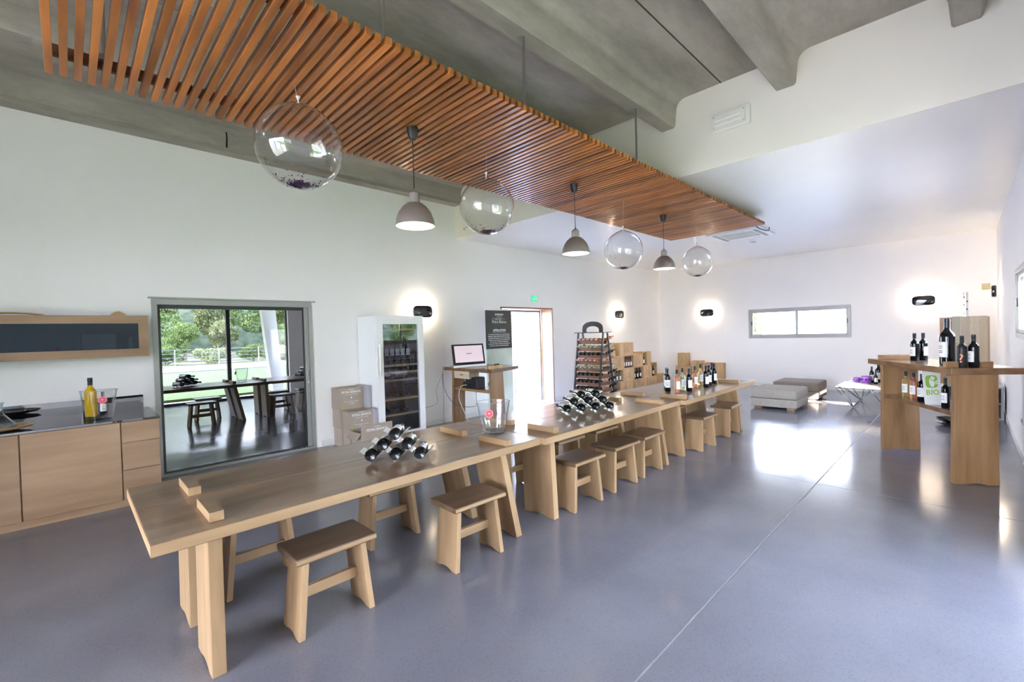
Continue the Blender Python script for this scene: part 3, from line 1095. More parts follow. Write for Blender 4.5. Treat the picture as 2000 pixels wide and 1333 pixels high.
g = fb(fx0, fx0+.03, fy0+.05, fy1, .02, fz)
fb(fx1-.03, fx1, fy0+.05, fy1, .02, fz, g)
fb(fx0+.03, fx1-.03, fy0+.05, fy1, fz-.03, fz, g)
fb(fx0+.03, fx1-.03, fy0+.05, fy1, .02, .08, g)
g.build('cabinet_shell', white_gloss, fr)
g = fb(fx0+.03, fx1-.03, fy1-.03, fy1-.001, .08, fz-.03)
g.build('interior', mat('black_liner', (.01, .011, .015), .6), fr)
fb(fx0+.03, fx0+.034, fy0+.05, fy1-.03, .08, fz-.03).build('interior_side', mat('black_liner_2', (.012, .013, .018), .6), fr)
fb(fx1-.034, fx1-.03, fy0+.05, fy1-.03, .08, fz-.03).build('interior_side', bpy.data.materials['black_liner_2'], fr)
door_m = mat('satin_aluminium', (.90, .90, .91), .3, metal=.08)
g = fb(fx0, fx0+.10, fy0, fy0+.045, .04, fz-.004)
fb(fx1-.10, fx1, fy0, fy0+.045, .04, fz-.004, g)
fb(fx0+.10, fx1-.10, fy0, fy0+.045, fz-.13, fz-.004, g)
fb(fx0+.10, fx1-.10, fy0, fy0+.045, .04, .14, g)
dr = g.build('door', door_m, fr, bevel=.002)
fb(fx0+.10, fx1-.10, fy0+.012, fy0+.02, .14, fz-.13).build('glass_pane', fridge_glass, dr)
hd = G().tube([(fx0-fc[0]+.02, fy0-fc[1]-.045, 1.02), (fx0-fc[0]+.02, fy0-fc[1]-.045, 1.49)], .011, 12)
for z in (1.07, 1.44):
    hd.tube([(fx0-fc[0]+.02, fy0-fc[1]-.045, z), (fx0-fc[0]+.03, fy0-fc[1]+.005, z)], .009, 8)
hd.build('handle', steel, dr, smooth=True)
shelf_z = (1.69, 1.14, 1.03, .91, .62, .38)
for z in shelf_z:
    fb(fx0+.075, fx1-.075, fy0+.06, fy0+.08, z, z+.032).build('shelf_front', crate_wood['x'], fr, bevel=.003)
    fb(fx0+.04, fx1-.04, fy0+.08, fy1-.05, z+.006, z+.014).build('shelf', mat('shelf_grid', (.05, .04, .03), .5), fr)
fb(fx0+.04, fx1-.04, fy0+.055, fy0+.075, 1.235, 1.255).build('divider', black_plastic, fr)
fb(fx0+.04, fx1-.04, fy0+.075, fy1-.05, 1.24, 1.25).build('divider', black_plastic, fr)
grp = 'bottles inside the wine fridge'
ORD6 = ('leftmost', 'second from left', 'third from left', 'third from right', 'second from right', 'rightmost')
for i in range(6):
    kind = 'white' if i == 4 else 'dark'
    tilt = R(4 if i > 2 else -2)
    bottle(kind, '%s %s bottle standing in the top compartment of the wine fridge' % (ORD6[i], 'pale' if kind == 'white' else 'dark'),
           (fx0+.17+i*.095, fy0+.22, 1.252), 0, group=grp + (', pale' if kind == 'white' else ', dark'), seg=14)
for zi, (z, wd) in enumerate(((1.14, 'second'), (1.03, 'third'), (.91, 'fourth'), (.62, 'fifth'), (.38, 'lowest'))):
    for i in range(6):
        bottle('dark', '%s dark bottle lying on the %s shelf of the wine fridge' % (ORD6[i], wd), (fx0+.13+i*.11, fy1-.08, z+.055), rot=rot_to((0, -1, 0)), group='bottles lying on the %s fridge shelf' % wd, seg=12, lab=False, h=.30)

# ------------------------------------------------------------------ wall cartons by the fridge
def carton(x0, x1, y0, y1, z0, z1, label, txt=True, m=cardboard, name='cardboard_box'):
    ox, oy = (x0+x1)/2, (y0+y1)/2
    c_ = thing(name, label, 'box', (ox, oy, z0))
    w, d, h = (x1-x0)/2, (y1-y0)/2, z1-z0
    G().box(-w, w, -d, d, 0, h-.003).build('carton_body', m, c_, bevel=.002)
    G().box(-w, -.002, -d, d, h-.003, h).build('flap', m, c_)
    G().box(.002, w, -d, d, h-.003, h).build('flap', m, c_)
    if txt:
        print_on(c_, w, d, h)
    return c_


def print_on(c_, w, d, h, zt=None, small=True):
    M0 = frame((.0, -d-.0005, 0), (1, 0, 0), (0, 0, 1))
    z = h*.80 if zt is None else zt
    text('DOMAINE', .022, white_print, c_, M0 @ Matrix.Translation((0, z+.035, 0)))
    text('PETRA BIANCA', .046, white_print, c_, M0 @ Matrix.Translation((0, z-.002, 0)), sp=.92, bold=.0008)
    if small:
        text('VIN DE CORSE - FIGARI', .018, white_print, c_, M0 @ Matrix.Translation((0, z-.04, 0)))
        G().lathe([(0, 0), (.012, 0), (.012, .001), (0, .001)], 12).build('emblem', white_print, c_, M=M0 @ Matrix.Translation((0, z-.085, 0)))
        text('Mise en bouteille au domaine', .018, white_print, c_, M0 @ Matrix.Translation((0, z-.14, 0)))
        text('20114 Figari', .018, white_print, c_, M0 @ Matrix.Translation((0, z-.17, 0)))
    G().box(-w+.02, -w+.06, -d-.0008, -d-.0002, .02, .05).build('green_mark', green_print, c_)


carton(2.80, 3.17, 6.42, 6.69, .0, .27, 'brown cardboard wine box at the bottom of the back stack beside the window')
carton(2.79, 3.16, 6.42, 6.69, .272, .545, 'brown cardboard wine box in the middle of the back stack beside the window')
carton(2.78, 3.15, 6.42, 6.69, .547, .862, 'topmost brown cardboard wine box of the stack by the window')
carton(2.82, 3.19, 6.19, 6.415, .0, .27, 'brown cardboard wine box under the front second box of the stack')
carton(2.82, 3.19, 6.19, 6.415, .272, .535, 'second brown cardboard wine box, one step lower in front of the topmost')
# open box in front
ob = thing('open_cardboard_box', 'open empty cardboard wine box in front of the closed stack', 'box', (3.07, 6.02, 0))
w, d, h = .24, .155, .27
G().box(-w, w, -d, d, 0, .006).build('carton_bottom', cardboard, ob)
G().box(-w, w, -d, -d+.006, .006, h).build('carton_side', cardboard, ob)
G().box(-w, w, d-.006, d, .006, h).build('carton_side', cardboard, ob)
G().box(-w, -w+.006, -d+.006, d-.006, .006, h).build('carton_side', cardboard, ob)
G().box(w-.006, w, -d+.006, d-.006, .006, h).build('carton_side', cardboard, ob)
G().box(-w, w, -d-.0, -d+.005, 0, .11, Matrix.Translation((0, 0, h)) @ Matrix.Identity(4)).build('flap', cardboard, ob)
G().box(-.11, 0, -d, d, 0, .005, Matrix.Translation((-w, 0, h)) @ Matrix.Rotation(R(-50), 4, 'Y')).build('flap', cardboard, ob)
G().box(-w, w, 0, .10, 0, .005, Matrix.Translation((0, d, h)) @ Matrix.Rotation(R(35), 4, 'X')).build('flap', cardboard, ob)
G().box(-.003, .003, -d+.006, d-.006, .006, h-.03).build('divider', card_in, ob)
M0 = frame((0, -d-.0006, 0), (1, 0, 0), (0, 0, 1))
text('DOMAINE', .022, white_print, ob, M0 @ Matrix.Translation((0, h+.07, 0)))
text('PETRA BIANCA', .050, white_print, ob, M0 @ Matrix.Translation((0, h+.03, 0)), sp=.92, bold=.0008)
tag(G().box(3.18, 3.225, 6.12, 6.68, .0, .55).build('cardboard_pack', cardboard_grey, bevel=.002), 'lower flat grey cardboard pack standing between the boxes and the fridge', 'pack')
tag(G().box(3.16, 3.22, 6.30, 6.68, .552, .875).build('cardboard_pack', cardboard_grey, bevel=.002), 'upper flat grey cardboard pack standing between the boxes and the fridge', 'pack')

# ------------------------------------------------------------------ tall stand with the computer
SZ = 1.05
F, Lc, Rc = Vector((4.58, 5.09)), Vector((4.62, 6.36)), Vector((5.43, 5.35))
Bc = Lc + Rc - F
sc = (F+Lc+Rc+Bc)/4
st = thing('display_stand', 'tall oak display stand by the wall, carrying the computer and a shelf', 'stand', (sc.x, sc.y, 0))
poly = [tuple(p - sc) for p in (F, Rc, Bc, Lc)]
G().prism(poly, SZ-.055, SZ).build('top', counter_top_wood, st, bevel=.003)
ex, ey = (Rc-F).normalized(), (Lc-F).normalized()


def stand_leg(o0, along, wid, thick_dir, th, h, spread, material, parent, off):
    """plank leg: foot corner o0, width vector along*wid, thickness thick_dir*th, top shifted by spread"""
    a = Vector((o0.x, o0.y, 0))
    al = Vector((along.x, along.y, 0))
    td = Vector((thick_dir.x, thick_dir.y, 0))
    sp_ = Vector((spread.x, spread.y, 0))
    na = 8
    ring = [(0, 0)] + [(wid*(.25+.5*i/na), .014*math.sin(PI*i/na)) for i in range(na+1)] + [(wid, 0), (wid*.97, h), (wid*.03, h)]
    vs = []
    for s_ in (0, 1):
        for (u, z) in ring:
            vs.append(a + al*u + td*(th*s_) + sp_*(z/h) + Vector((0, 0, z)) - off)
    n_ = len(ring)
    fs = [tuple(range(n_-1, -1, -1)), tuple(range(n_, 2*n_))] + [(i, (i+1) % n_, n_+(i+1) % n_, n_+i) for i in range(n_)]
    return G().add(vs, fs).build('leg', material, parent, bevel=.003)


off = Vector((sc.x, sc.y, 0))
f0 = F + ey*.06 + ex*.08
stand_leg(f0, ex, .42, ey, .05, SZ-.055, ey*.04, counter_wood['z'], st, off)
f1 = F + ey*1.10 + ex*.06
stand_leg(f1, ex, .36, ey, .05, SZ-.055, ey*-.04, counter_wood['z'], st, off)
p0, p1 = F + ey*.12 + ex*.10, F + ey*1.11 + ex*.10
poly = [tuple(p - sc) for p in (p0, p0+ex*.36, p1+ex*.36, p1)]
G().prism(poly, .66, .70).build('shelf', counter_wood['y'], st, bevel=.003)
MD = Matrix.Translation((0, 0, 0))
q0 = F + ey*.62 + ex*.06 - sc
poly = [tuple(q0), tuple(q0 + ex*.30), tuple(q0 + ex*.30 + ey*.42), tuple(q0 + ey*.42)]
drw = G().prism(poly, SZ-.185, SZ-.057).build('drawer_box', wood('pale_pine', (.60, .50, .36), (.74, .64, .48), 'y', .6), st, bevel=.002)
hp = (q0 + ey*.21 - ex*.004)
G().box(-.003, .003, -.04, .04, -.012, .012, Matrix.Translation((hp.x, hp.y, SZ-.12)) @ Matrix.Rotation(math.atan2(ey.y, ey.x)-PI/2, 4, 'Z')).build('drawer_pull', burnt_print, drw)
pb = F + ex*.05 + ey*.07 - sc
poly = [tuple(pb), tuple(pb+ex*.40), tuple(pb+ex*.40+ey*.05), tuple(pb+ey*.05)]
tag(G().prism(poly, SZ, SZ+.05).build('tenon_block', crate_wood['y'], st, bevel=.003), 'pale oak block on the top')

mo = thing('touch_screen_computer', 'black-framed touch screen computer standing on the oak display stand', 'computer', (4.83, 5.90, SZ), R(-8))
MT = Matrix.Translation((0, 0, .04)) @ Matrix.Rotation(R(-10), 4, 'X')
G().box(-.31, .31, 0, .035, 0, .355, MT).build('bezel', black_gloss, mo, bevel=.008)
G().box(-.275, .275, -.0022, .0, .045, .325, MT).build('screen', mat('lit_screen', (.42, .34, .38), .3, emit=(.90, .74, .80), es=.02), mo)
G().box(-.31, .31, -.015, .035, -.038, -.001, MT).build('chin', white_gloss, mo, bevel=.006)
G().box(-.10, .10, .03, .16, -.04, -.03, Matrix.Translation((0, 0, .04))).build('foot', white_gloss, mo, bevel=.003)
G().box(-.05, .05, -.003, -.0022, .185, .197, MT).build('screen_caption', dark_print, mo)
tag(G().box(-.10, .10, -.07, .07, 0, .006).build('leaflets', mat('pink_leaflet', (.75, .55, .6), .6), bevel=.001), 'small pile of pinkish leaflets on the oak display stand', 'leaflets').location = (4.86, 5.32, SZ+.0005)
for k, (dx, dy) in enumerate(((.0, .0), (.075, .02))):
    tag(G().lathe([(0, 0), (.022, 0), (.024, .012), (.014, .02), (0, .021)], 14).build('bottle_stopper', black_plastic, smooth=True),
        ('left' if k == 0 else 'right') + ' small dark stopper lying on the stand block', 'stopper').location = (sc.x+pb.x+.18*ex.x+dx, sc.y+pb.y+.18*ex.y+.02+dy, SZ+.0505)
ap = p0 + ex*.12 + ey*.50
sb = thing('black_speaker', 'black box-shaped appliance on the shelf of the display stand', 'appliance', (ap.x, ap.y, .70), R(8))
G().box(-.10, .10, -.15, .13, 0, .19).build('housing', black_plastic, sb, bevel=.02, seg=3)
G().box(-.102, -.1, -.13, .11, .02, .17).build('front_panel', black_gloss, sb)
G().box(-.07, .07, .0, .10, .19, .195).build('lid', grey_paint, sb)
pl = p0 + ex*.10 + ey*.74
ad = G().lathe([(0, 0), (.045, 0), (.055, .03), (.05, .07), (.03, .10), (0, .105)], 18)
tag(ad.build('power_adapter', black_plastic, smooth=True), 'round black plug-in lump beside the black appliance on the shelf', 'adapter').location = (pl.x, pl.y, .7005)
pj = p0 + ex*.22 + ey*.13
for k, (dx, dy, m_, hh, lb) in enumerate(((0, .02, black_plastic, .11, 'small black box at the right end of the stand shelf'), (-.09, .0, white_gloss, .05, 'small white packet at the right end of the stand shelf'))):
    tag(G().box(-.035, .035, -.035, .035, 0, hh).build('small_box', m_, bevel=.003), lb, 'box').location = (pj.x+dx, pj.y+dy, .7005)


def cable(label, pts, m_, r=.004):
    P = [Vector(p) for p in pts]
    out = []
    for i in range(len(P)-1):
        p0_ = P[max(i-1, 0)]
        p1_, p2_ = P[i], P[i+1]
        p3_ = P[min(i+2, len(P)-1)]
        for k in range(8):
            t_ = k/8
            out.append(.5*((2*p1_) + (p2_-p0_)*t_ + (2*p0_-5*p1_+4*p2_-p3_)*t_*t_ + (3*p1_-p0_-3*p2_+p3_)*t_**3))
    out.append(P[-1])
    tag(G().tube(out, r, 6).build('cable', m_, smooth=True), label, 'cable')


grey_cable = mat('grey_cable', (.25, .24, .23), .5)
pale_cable = mat('pale_cable', (.55, .47, .40), .5)
cable('thin grey cable curving from the stand to the fridge foot', [(4.50, 6.20, 1.08), (4.46, 6.20, .95), (4.40, 6.3, .68), (4.45, 6.35, .45), (4.30, 6.5, .36), (4.12, 6.60, .25), (4.10, 6.64, .02)], grey_cable)
cable('thin grey cable hanging straight down in front of the wall behind the stand', [(4.55, 6.25, 1.07), (4.52, 6.28, .9), (4.55, 6.3, .5), (4.53, 6.32, .01)], grey_cable)
cable('dark cable looping below the shelf of the display stand', [(4.55, 6.30, 1.07), (4.53, 6.25, .7), (4.65, 6.12, .42), (4.85, 5.85, .38), (4.72, 5.64, .55), (4.72, 5.64, .695)], black_plastic)
cable('thick pale cable hanging from the shelf of the display stand', [(4.72, 5.84, .76), (4.58, 5.86, .74), (4.54, 5.86, .55), (4.62, 5.82, .3), (4.70, 5.75, .01)], pale_cable, .007)

# ------------------------------------------------------------------ roll-up banner by the door
bn = thing('roll_up_banner', 'roll-up banner with a dark printed top and pale green foot by the doorway', 'banner', (5.89, 6.30, 0))
G().box(-.36, .36, -.05, .05, 0, .06).build('banner_base', alu, bn, bevel=.01)
G().box(-.34, .34, -.002, .002, .06, 1.315).build('lower_sheet', noisy('pale_green_print', (.66, .80, .66), (.86, .90, .86), scale=2.5, rough=.6), bn)
G().box(-.34, .34, -.003, .003, 1.315, 2.045).build('dark_sheet', mat('charcoal_print', (.060, .058, .056), .55), bn)
G().box(-.345, .345, -.008, .008, 2.045, 2.065).build('top_rail', paper, bn)
G().tube([(0, .02, .05), (0, .02, 2.05)], .008, 8).build('pole', steel, bn)
M0 = frame((0, -.0036, 0), (1, 0, 0), (0, 0, 1))
for (s, z, sz, bo_) in (('DOMAINE', 1.965, .048, .001), ('VIN DE CORSE', 1.922, .020, 0), ('Petra Bianca', 1.825, .075, 0), ('APPELLATION', 1.665, .052, .002),
                        ('Découvrez le domaine et ses vins', 1.632, .026, 0)):
    text(s, sz, white_print, bn, M0 @ Matrix.Translation((0.01, z, 0)), bold=bo_)
g = G()
for (a, b_, zz) in ((-.16, .13, 1.895), (-.16, .13, 1.862)):
    g.box(a, b_, -.0042, -.003, zz, zz+.003)
g.box(-.16, -.157, -.0042, -.003, 1.862, 1.897).box(.13, .17, -.0042, -.003, 1.878, 1.881)
g.build('rule_lines', white_print, bn)
text('FIGARI - CORSE', .022, white_print, bn, M0 @ Matrix.Translation((-.015, 1.879, 0)))
body = ['Au Domaine Petra Bianca, nous vous proposons la',
        'dégustation. Chaque bouteille est élevée au chai avec',
        'le savoir-faire de la vigne et notre terroir granitique',
        'de Figari. Les cuvées rouges, rosées et blancs sont à',
        'découvrir dans notre espace de dégustation',
        'ouvert toute l\'année sur rendez-vous au caveau. Un',
        'accueil et un conseil sur la visite des vignobles.']
for i, s in enumerate(body):
    text(s, .0285, white_print, bn, M0 @ Matrix.Translation((0, 1.588-.036*i, 0)), bold=.0006, sp=.95)

# exit sign over the door
es = thing('exit_sign', 'small green emergency exit sign on the white wall above the doorway', 'sign', (7.34, YW-.03, 2.35))
G().box(-.15, .15, 0, .03, -.085, .085).build('housing', white_gloss, es, bevel=.006)
G().box(-.075, .115, -.002, .001, -.06, .06).build('green_field', mat('exit_green', (.0, .35, .12), .4, emit=(.0, .8, .3), es=.04), es)
g = G()
MM = frame((.0, -.0035, 0), (1, 0, 0), (0, 0, 1))
g.lathe([(0, 0), (.009, 0), (.009, .001), (0, .001)], 10, Matrix.Translation((.005, 0, 0)) @ MM @ Matrix.Translation((0, .035, 0)))
g.prism([(-.01, .02), (.012, .024), (.02, -.002), (.005, -.012), (-.006, .0)], -.0035, -.0025, axis='y')
g.prism([(.004, -.004), (.016, -.004), (.036, -.03), (.024, -.035)], -.0035, -.0025, axis='y')
g.prism([(-.008, -.002), (.006, -.006), (-.014, -.045), (-.03, -.04)], -.0035, -.0025, axis='y')
g.prism([(-.05, .0), (-.03, .02), (-.03, .006), (-.015, .006), (-.015, -.006), (-.03, -.006), (-.03, -.02)], -.0035, -.0025, axis='y')
g.box(.062, .10, -.0035, -.0025, -.045, .045)
g.build('running_man', white_print, es)

# ------------------------------------------------------------------ A-frame bottle tower
RX, RY = 7.50, 5.27
twr = thing('bottle_tower', 'tall black A-frame wine rack with a handle arch, filled with bottles', 'wine rack', (RX, RY, 0))
rows = [1.44, 1.30, 1.165, 1.035, .90, .765, .63, .495, .36, .225, .09]
hw = .29


def xf(z):       # half depth of the A-frame at height z
    return .34 - (.34-.09)*(z/1.55)


bk = mat('rack_board', (.21, .085, .035), .55)
bk2 = wood('rack_oak', (.075, .028, .011), (.16, .066, .026), 'y', .5)
for s in (-1, 1):
    for yy in (-hw-.02, hw-.005):
        G().add([(s*(xf(0)), yy, 0), (s*(xf(0)-.035), yy, 0), (s*(xf(1.55)-.035), yy, 1.56), (s*xf(1.55), yy, 1.56),
                 (s*(xf(0)), yy+.025, 0), (s*(xf(0)-.035), yy+.025, 0), (s*(xf(1.55)-.035), yy+.025, 1.56), (s*xf(1.55), yy+.025, 1.56)],
                [(0, 1, 2, 3), (7, 6, 5, 4), (0, 4, 5, 1), (1, 5, 6, 2), (2, 6, 7, 3), (3, 7, 4, 0)]).build('upright', black_metal, twr)
G().box(-.15, .15, -hw-.06, hw+.06, 1.56, 1.575).build('top_plate', black_metal, twr)
g = G()
arc = [(hw*.84*math.cos(PI*i/16)*1.0, 1.575 + .06 + .155*math.sin(PI*i/16)**.75) for i in range(17)]
arc2 = [(hw*.55*math.cos(PI*i/16), 1.575 + .03 + .09*math.sin(PI*i/16)**.75) for i in range(17)]
outer = [(hw*.84, 1.575)] + arc + [(-hw*.84, 1.575)]
inner = [(hw*.52, 1.575)] + arc2 + [(-hw*.55, 1.575)]
for i in range(len(outer)-1):
    a, b_, c, d_ = outer[i], outer[i+1], inner[i+1], inner[i]
    g.prism([a, b_, c, d_], -.012, .012, axis='x')
g.build('handle_arch', black_metal, twr)
for s in (-1, 1):
    for z in rows:
        x = xf(z)
        g = G()
        xa = s*(x-.03)
        g.box(min(xa, xa+s*.018), max(xa, xa+s*.018), -hw+.022, hw-.006, z-.104, z-.036)
        g.build('bottle_rest', bk2, twr)
for z in rows[1:]:
    G().box(-xf(z)+.04, xf(z)-.04, -hw-.016, -hw+.004, z-.10, z-.035).build('end_rail', bk2, twr)
G().box(-.13, .13, -hw-.022, -hw-.012, .85, .90).build('cross_bar', black_metal, twr)
kinds = ['rose', 'white', 'dark', 'rose', 'white'] + ['dark']*6
ordn = ['top', 'second', 'third', 'fourth', 'fifth', 'sixth', 'seventh', 'eighth', 'ninth', 'tenth', 'lowest']
CAPS.update(HCAPS)
for i, (z, kd) in enumerate(zip(rows, kinds)):
    desc = {'rose': 'rose', 'white': 'green-tinted white', 'dark': 'dark red'}[kd]
    for j in range(5):
        y = RY - hw + .085 + j*.103
        dirv = Vector((-1, 0, .10))
        start = Vector((RX - xf(z) + .20, y, z - .035))
        bottle(kd, '%s %s wine bottle in the %s row of the A-frame rack front' % (('rightmost', 'fourth', 'middle', 'second', 'leftmost')[j], desc, ordn[i]), start, rot=rot_to(dirv),
               group='bottles in the %s row of the A-frame rack' % ordn[i], r=.036, h=.30, seg=12, lab=False)
    if i < 9:
        y = RY - hw + .085
        bottle(kd, '%s wine bottle sticking out right of the %s row of the A-frame rack' % (desc, ordn[i]),
               Vector((RX + xf(z) - .06, y - .05, z-.02)), rot=rot_to((1, 0, .22)), r=.036, h=.30, seg=12, lab=True, lines=False, group='bottles on the far side of the A-frame rack')
CAPS.update({'rose': cap_dark, 'white': cap_dark})


# ------------------------------------------------------------------ wooden wine crates along the wall
def crate(x0, x1, y0, y1, z0, z1, label, open_=False, inside=None, face='y', planks=3, mark=None):
    ox, oy = (x0+x1)/2, (y0+y1)/2
    c_ = thing('wine_crate', label, 'crate', (ox, oy, z0), group='wooden wine crates stacked along the wall')
    w, d, h = (x1-x0)/2-.001, (y1-y0)/2-.001, z1-z0-.001
    t_ = .012
    cw = crate_wood
    G().box(-w, w, -d, d, 0, t_).build('bottom_board', cw['x'], c_)
    G().box(-w, w, -d, d, h-t_, h).build('top_board', cw['x'], c_)
    if face == 'y':
        G().box(-w, -w+t_, -d, d, t_, h-t_).build('side_board', cw['z'], c_)
        G().box(w-t_, w, -d, d, t_, h-t_).build('side_board', cw['z'], c_)
        G().box(-w+t_, w-t_, d-t_, d, t_, h-t_).build('back_board', cw['x'], c_)
        if not open_:
            for k in range(planks):
                a = -w+t_ + (2*w-2*t_)*k/planks
                b_ = -w+t_ + (2*w-2*t_)*(k+1)/planks
                G().box(a+.0008, b_-.0008, -d+.001+.001*(k % 2), -d+t_, t_, h-t_).build('plank', cw['z'], c_)
            if mark:
                Mx = frame((0, -d+.0003, h*.55), (1, 0, 0), (0, 0, 1))
                text(mark, min(.05, w*.28), burnt_print, c_, Mx)
                g = G()
                for q in range(3):
                    g.box(-w*.45, w*.45, -d+.0001, -d+.001, h*.40-q*.025, h*.40-q*.025+.006)
                g.build('burnt_mark', burnt_print, c_)
    else:
        G().box(-w, w, -d, -d+t_, t_, h-t_).build('side_board', cw['z'], c_)
        G().box(-w, w, d-t_, d, t_, h-t_).build('side_board', cw['z'], c_)
        G().box(w-t_, w, -d+t_, d-t_, t_, h-t_).build('back_board', cw['z'], c_)
        if not open_:
            for k in range(planks):
                a = -d+t_ + (2*d-2*t_)*k/planks
                b_ = -d+t_ + (2*d-2*t_)*(k+1)/planks
                G().box(-w+.001+.001*(k % 2), -w+t_, a+.0008, b_-.0008, t_, h-t_).build('plank', cw['z'], c_)
            if mark:
                Mx = frame((-w+.0003, 0, h*.6), (0, -1, 0), (0, 0, 1))
                text(mark, min(.05, d*.28), burnt_print, c_, Mx)
                g = G()
                for q in range(4):
                    g.box(-w+.0001, -w+.001, -d*.4, d*.4, h*.48-q*.03, h*.48-q*.03+.006)
                g.build('burnt_mark', burnt_print, c_)
    if inside:
        kd, n_, what = inside
        for i in range(n_):
            px_ = ox - w + t_ + (2*w-2*t_)*(i+.5)/n_
            bottle(kd, (what if n_ == 1 else ({3: ('left', 'middle', 'right'), 4: ('left', 'second', 'third', 'rightmost')}[n_][i] + ' ' + what)), (px_, oy-d+.058, z0+t_+.0005), 0, h=min(.31, h-.035), r=.037,
                   group='%s bottles in the open crates along the wall' % kd, seg=16, lines=False)
    return c_


Y0, Y1 = 6.25, 6.60
crate(10.06, 10.52, Y0, Y1, 0, .255, 'wine crate in the ground row, nearest to the A-frame rack', mark='PB')
crate(10.53, 10.99, Y0, Y1, 0, .255, 'wine crate second in the ground row from the A-frame rack', mark='PB')
crate(11.00, 11.44, Y0, Y1, 0, .255, 'wine crate third in the ground row from the A-frame rack', mark='PB')
crate(11.45, 12.01, Y0, Y1, 0, .255, 'wide wine crate at the far end of the ground row', mark='PB', planks=4)
crate(12.04, 12.46, Y0, Y1, 0, .31, 'low planked crate standing alone beyond the long stack', planks=5)
crate(9.75, 10.21, Y0, Y1, .256, .59, 'open crate with white wines, second row, beside the A-frame rack', True, ('white', 3, 'white wine bottle in the open crate half hidden by the A-frame rack'))
crate(10.22, 10.75, Y0, Y1, .256, .59, 'closed crate between the white-wine and dark-wine open crates', mark='VINS')
crate(10.76, 11.24, Y0, Y1, .256, .585, 'open crate with three dark bottles in the second row', True, ('dark', 3, 'dark bottle with white label standing in the open second-row crate'))
crate(11.25, 11.71, Y0, Y1, .256, .60, 'closed crate right of the open crate with dark bottles', mark='VINS')
crate(11.72, 12.02, Y0, Y1, .256, .655, 'tall narrow open crate with one bottle at the far end of the stack', True, ('dark', 1, 'blue-labelled dark bottle in the narrow lower open crate'))
crate(9.75, 10.24, Y0, Y1, .592, .935, 'closed crate in the third row, left of the open rose crate', mark='PB')
crate(10.25, 10.74, Y0, Y1, .592, .925, 'open crate with four rose bottles under the topmost crate', True, ('rose', 4, 'rose bottle with white label standing in the open third-row crate'))
crate(10.75, 11.22, Y0, Y1, .592, .935, 'closed crate in the third row, right of the open rose crate', mark='PB')
crate(11.23, 11.46, Y0, Y1, .602, .985, 'narrow open crate with one dark bottle in the third row', True, ('dark', 1, 'dark bottle with white label in the narrow upper open crate'))
crate(11.47, 11.68, Y0, Y1, .602, .985, 'narrow closed crate at the far end of the third row', mark=None, planks=2)
crate(10.06, 10.74, Y0, Y1, .937, 1.265, 'topmost wine crate of the wall stack', planks=4, mark='PETRA')
crate(9.45, 9.86, Y0, Y1, .937, 1.175, 'crate in the wall stack half hidden behind the A-frame rack', mark=None)
crate(9.3, 9.74, Y0, Y1, .0, .59, 'big crate behind the foot of the A-frame rack')
crate(9.3, 9.74, Y0, Y1, .592, .935, 'closed crate behind the middle of the A-frame rack')
# by the back wall corner
crate(12.85, 13.17, 5.62, 6.08, 0, .49, 'low wide crate in the room corner under a smaller crate', face='x', planks=3)
crate(12.85, 13.10, 5.75, 6.02, .492, .88, 'small upright crate with burnt mark on top in the room corner', face='x', planks=2, mark='PB')
crate(12.87, 13.17, 5.35, 5.61, 0, .65, 'tall narrow crate second from the corner against the back wall', face='x', planks=2)
crate(12.95, 13.17, 4.77, 5.33, 0, .60, 'wide planked crate against the back wall, end of the corner row', face='x', planks=4)

# ------------------------------------------------------------------ wall sconces
def sconce(M, label, first=[None]):
    if first[0] is None:
        c_ = thing('wall_sconce', label, 'wall lamp', (0, 0, 0), group='dark glossy wall sconces with warm light')
        g = G()
        pts = []
        for i in range(32):
            a = 2*PI*i/32
            ca, sa = math.cos(a), math.sin(a)
            pts.append((.19*math.copysign(abs(ca)**.45, ca), .108*math.copysign(abs(sa)**.6, sa)))
        g.prism(pts, -.115, -.045, axis='y')
        g.build('front_shell', black_gloss, c_, bevel=.016, seg=3, smooth=True)
        G().box(-.14, .14, -.045, -.030, -.062, .062).build('light_strip', sconce_mat, c_)
        G().box(-.09, .09, -.030, -.0, -.045, .045).build('mount', black_metal, c_)
        first[0] = c_
    else:
        c_ = dup(first[0], label, (0, 0, 0), 0)
    c_.location = M[0]
    c_.rotation_euler = (0, 0, M[1])
    lp = bpy.data.lights.new('sconce_light', 'AREA')
    return c_


sconce(((4.40, YW, 2.02), 0), 'dark glossy wall sconce just above the wine fridge')
sconce(((10.71, YW, 2.03), 0), 'dark glossy wall sconce above the wooden crates')
sconce(((XB, 5.24, 2.03), R(-90)), 'dark glossy wall sconce on the back wall left of the window')
sconce(((XB, .63, 2.05), R(-90)), 'dark glossy wall sconce on the back wall right of the window')
sconce(((11.95, YR, 2.11), PI), 'dark glossy wall sconce on the right wall near the corner')

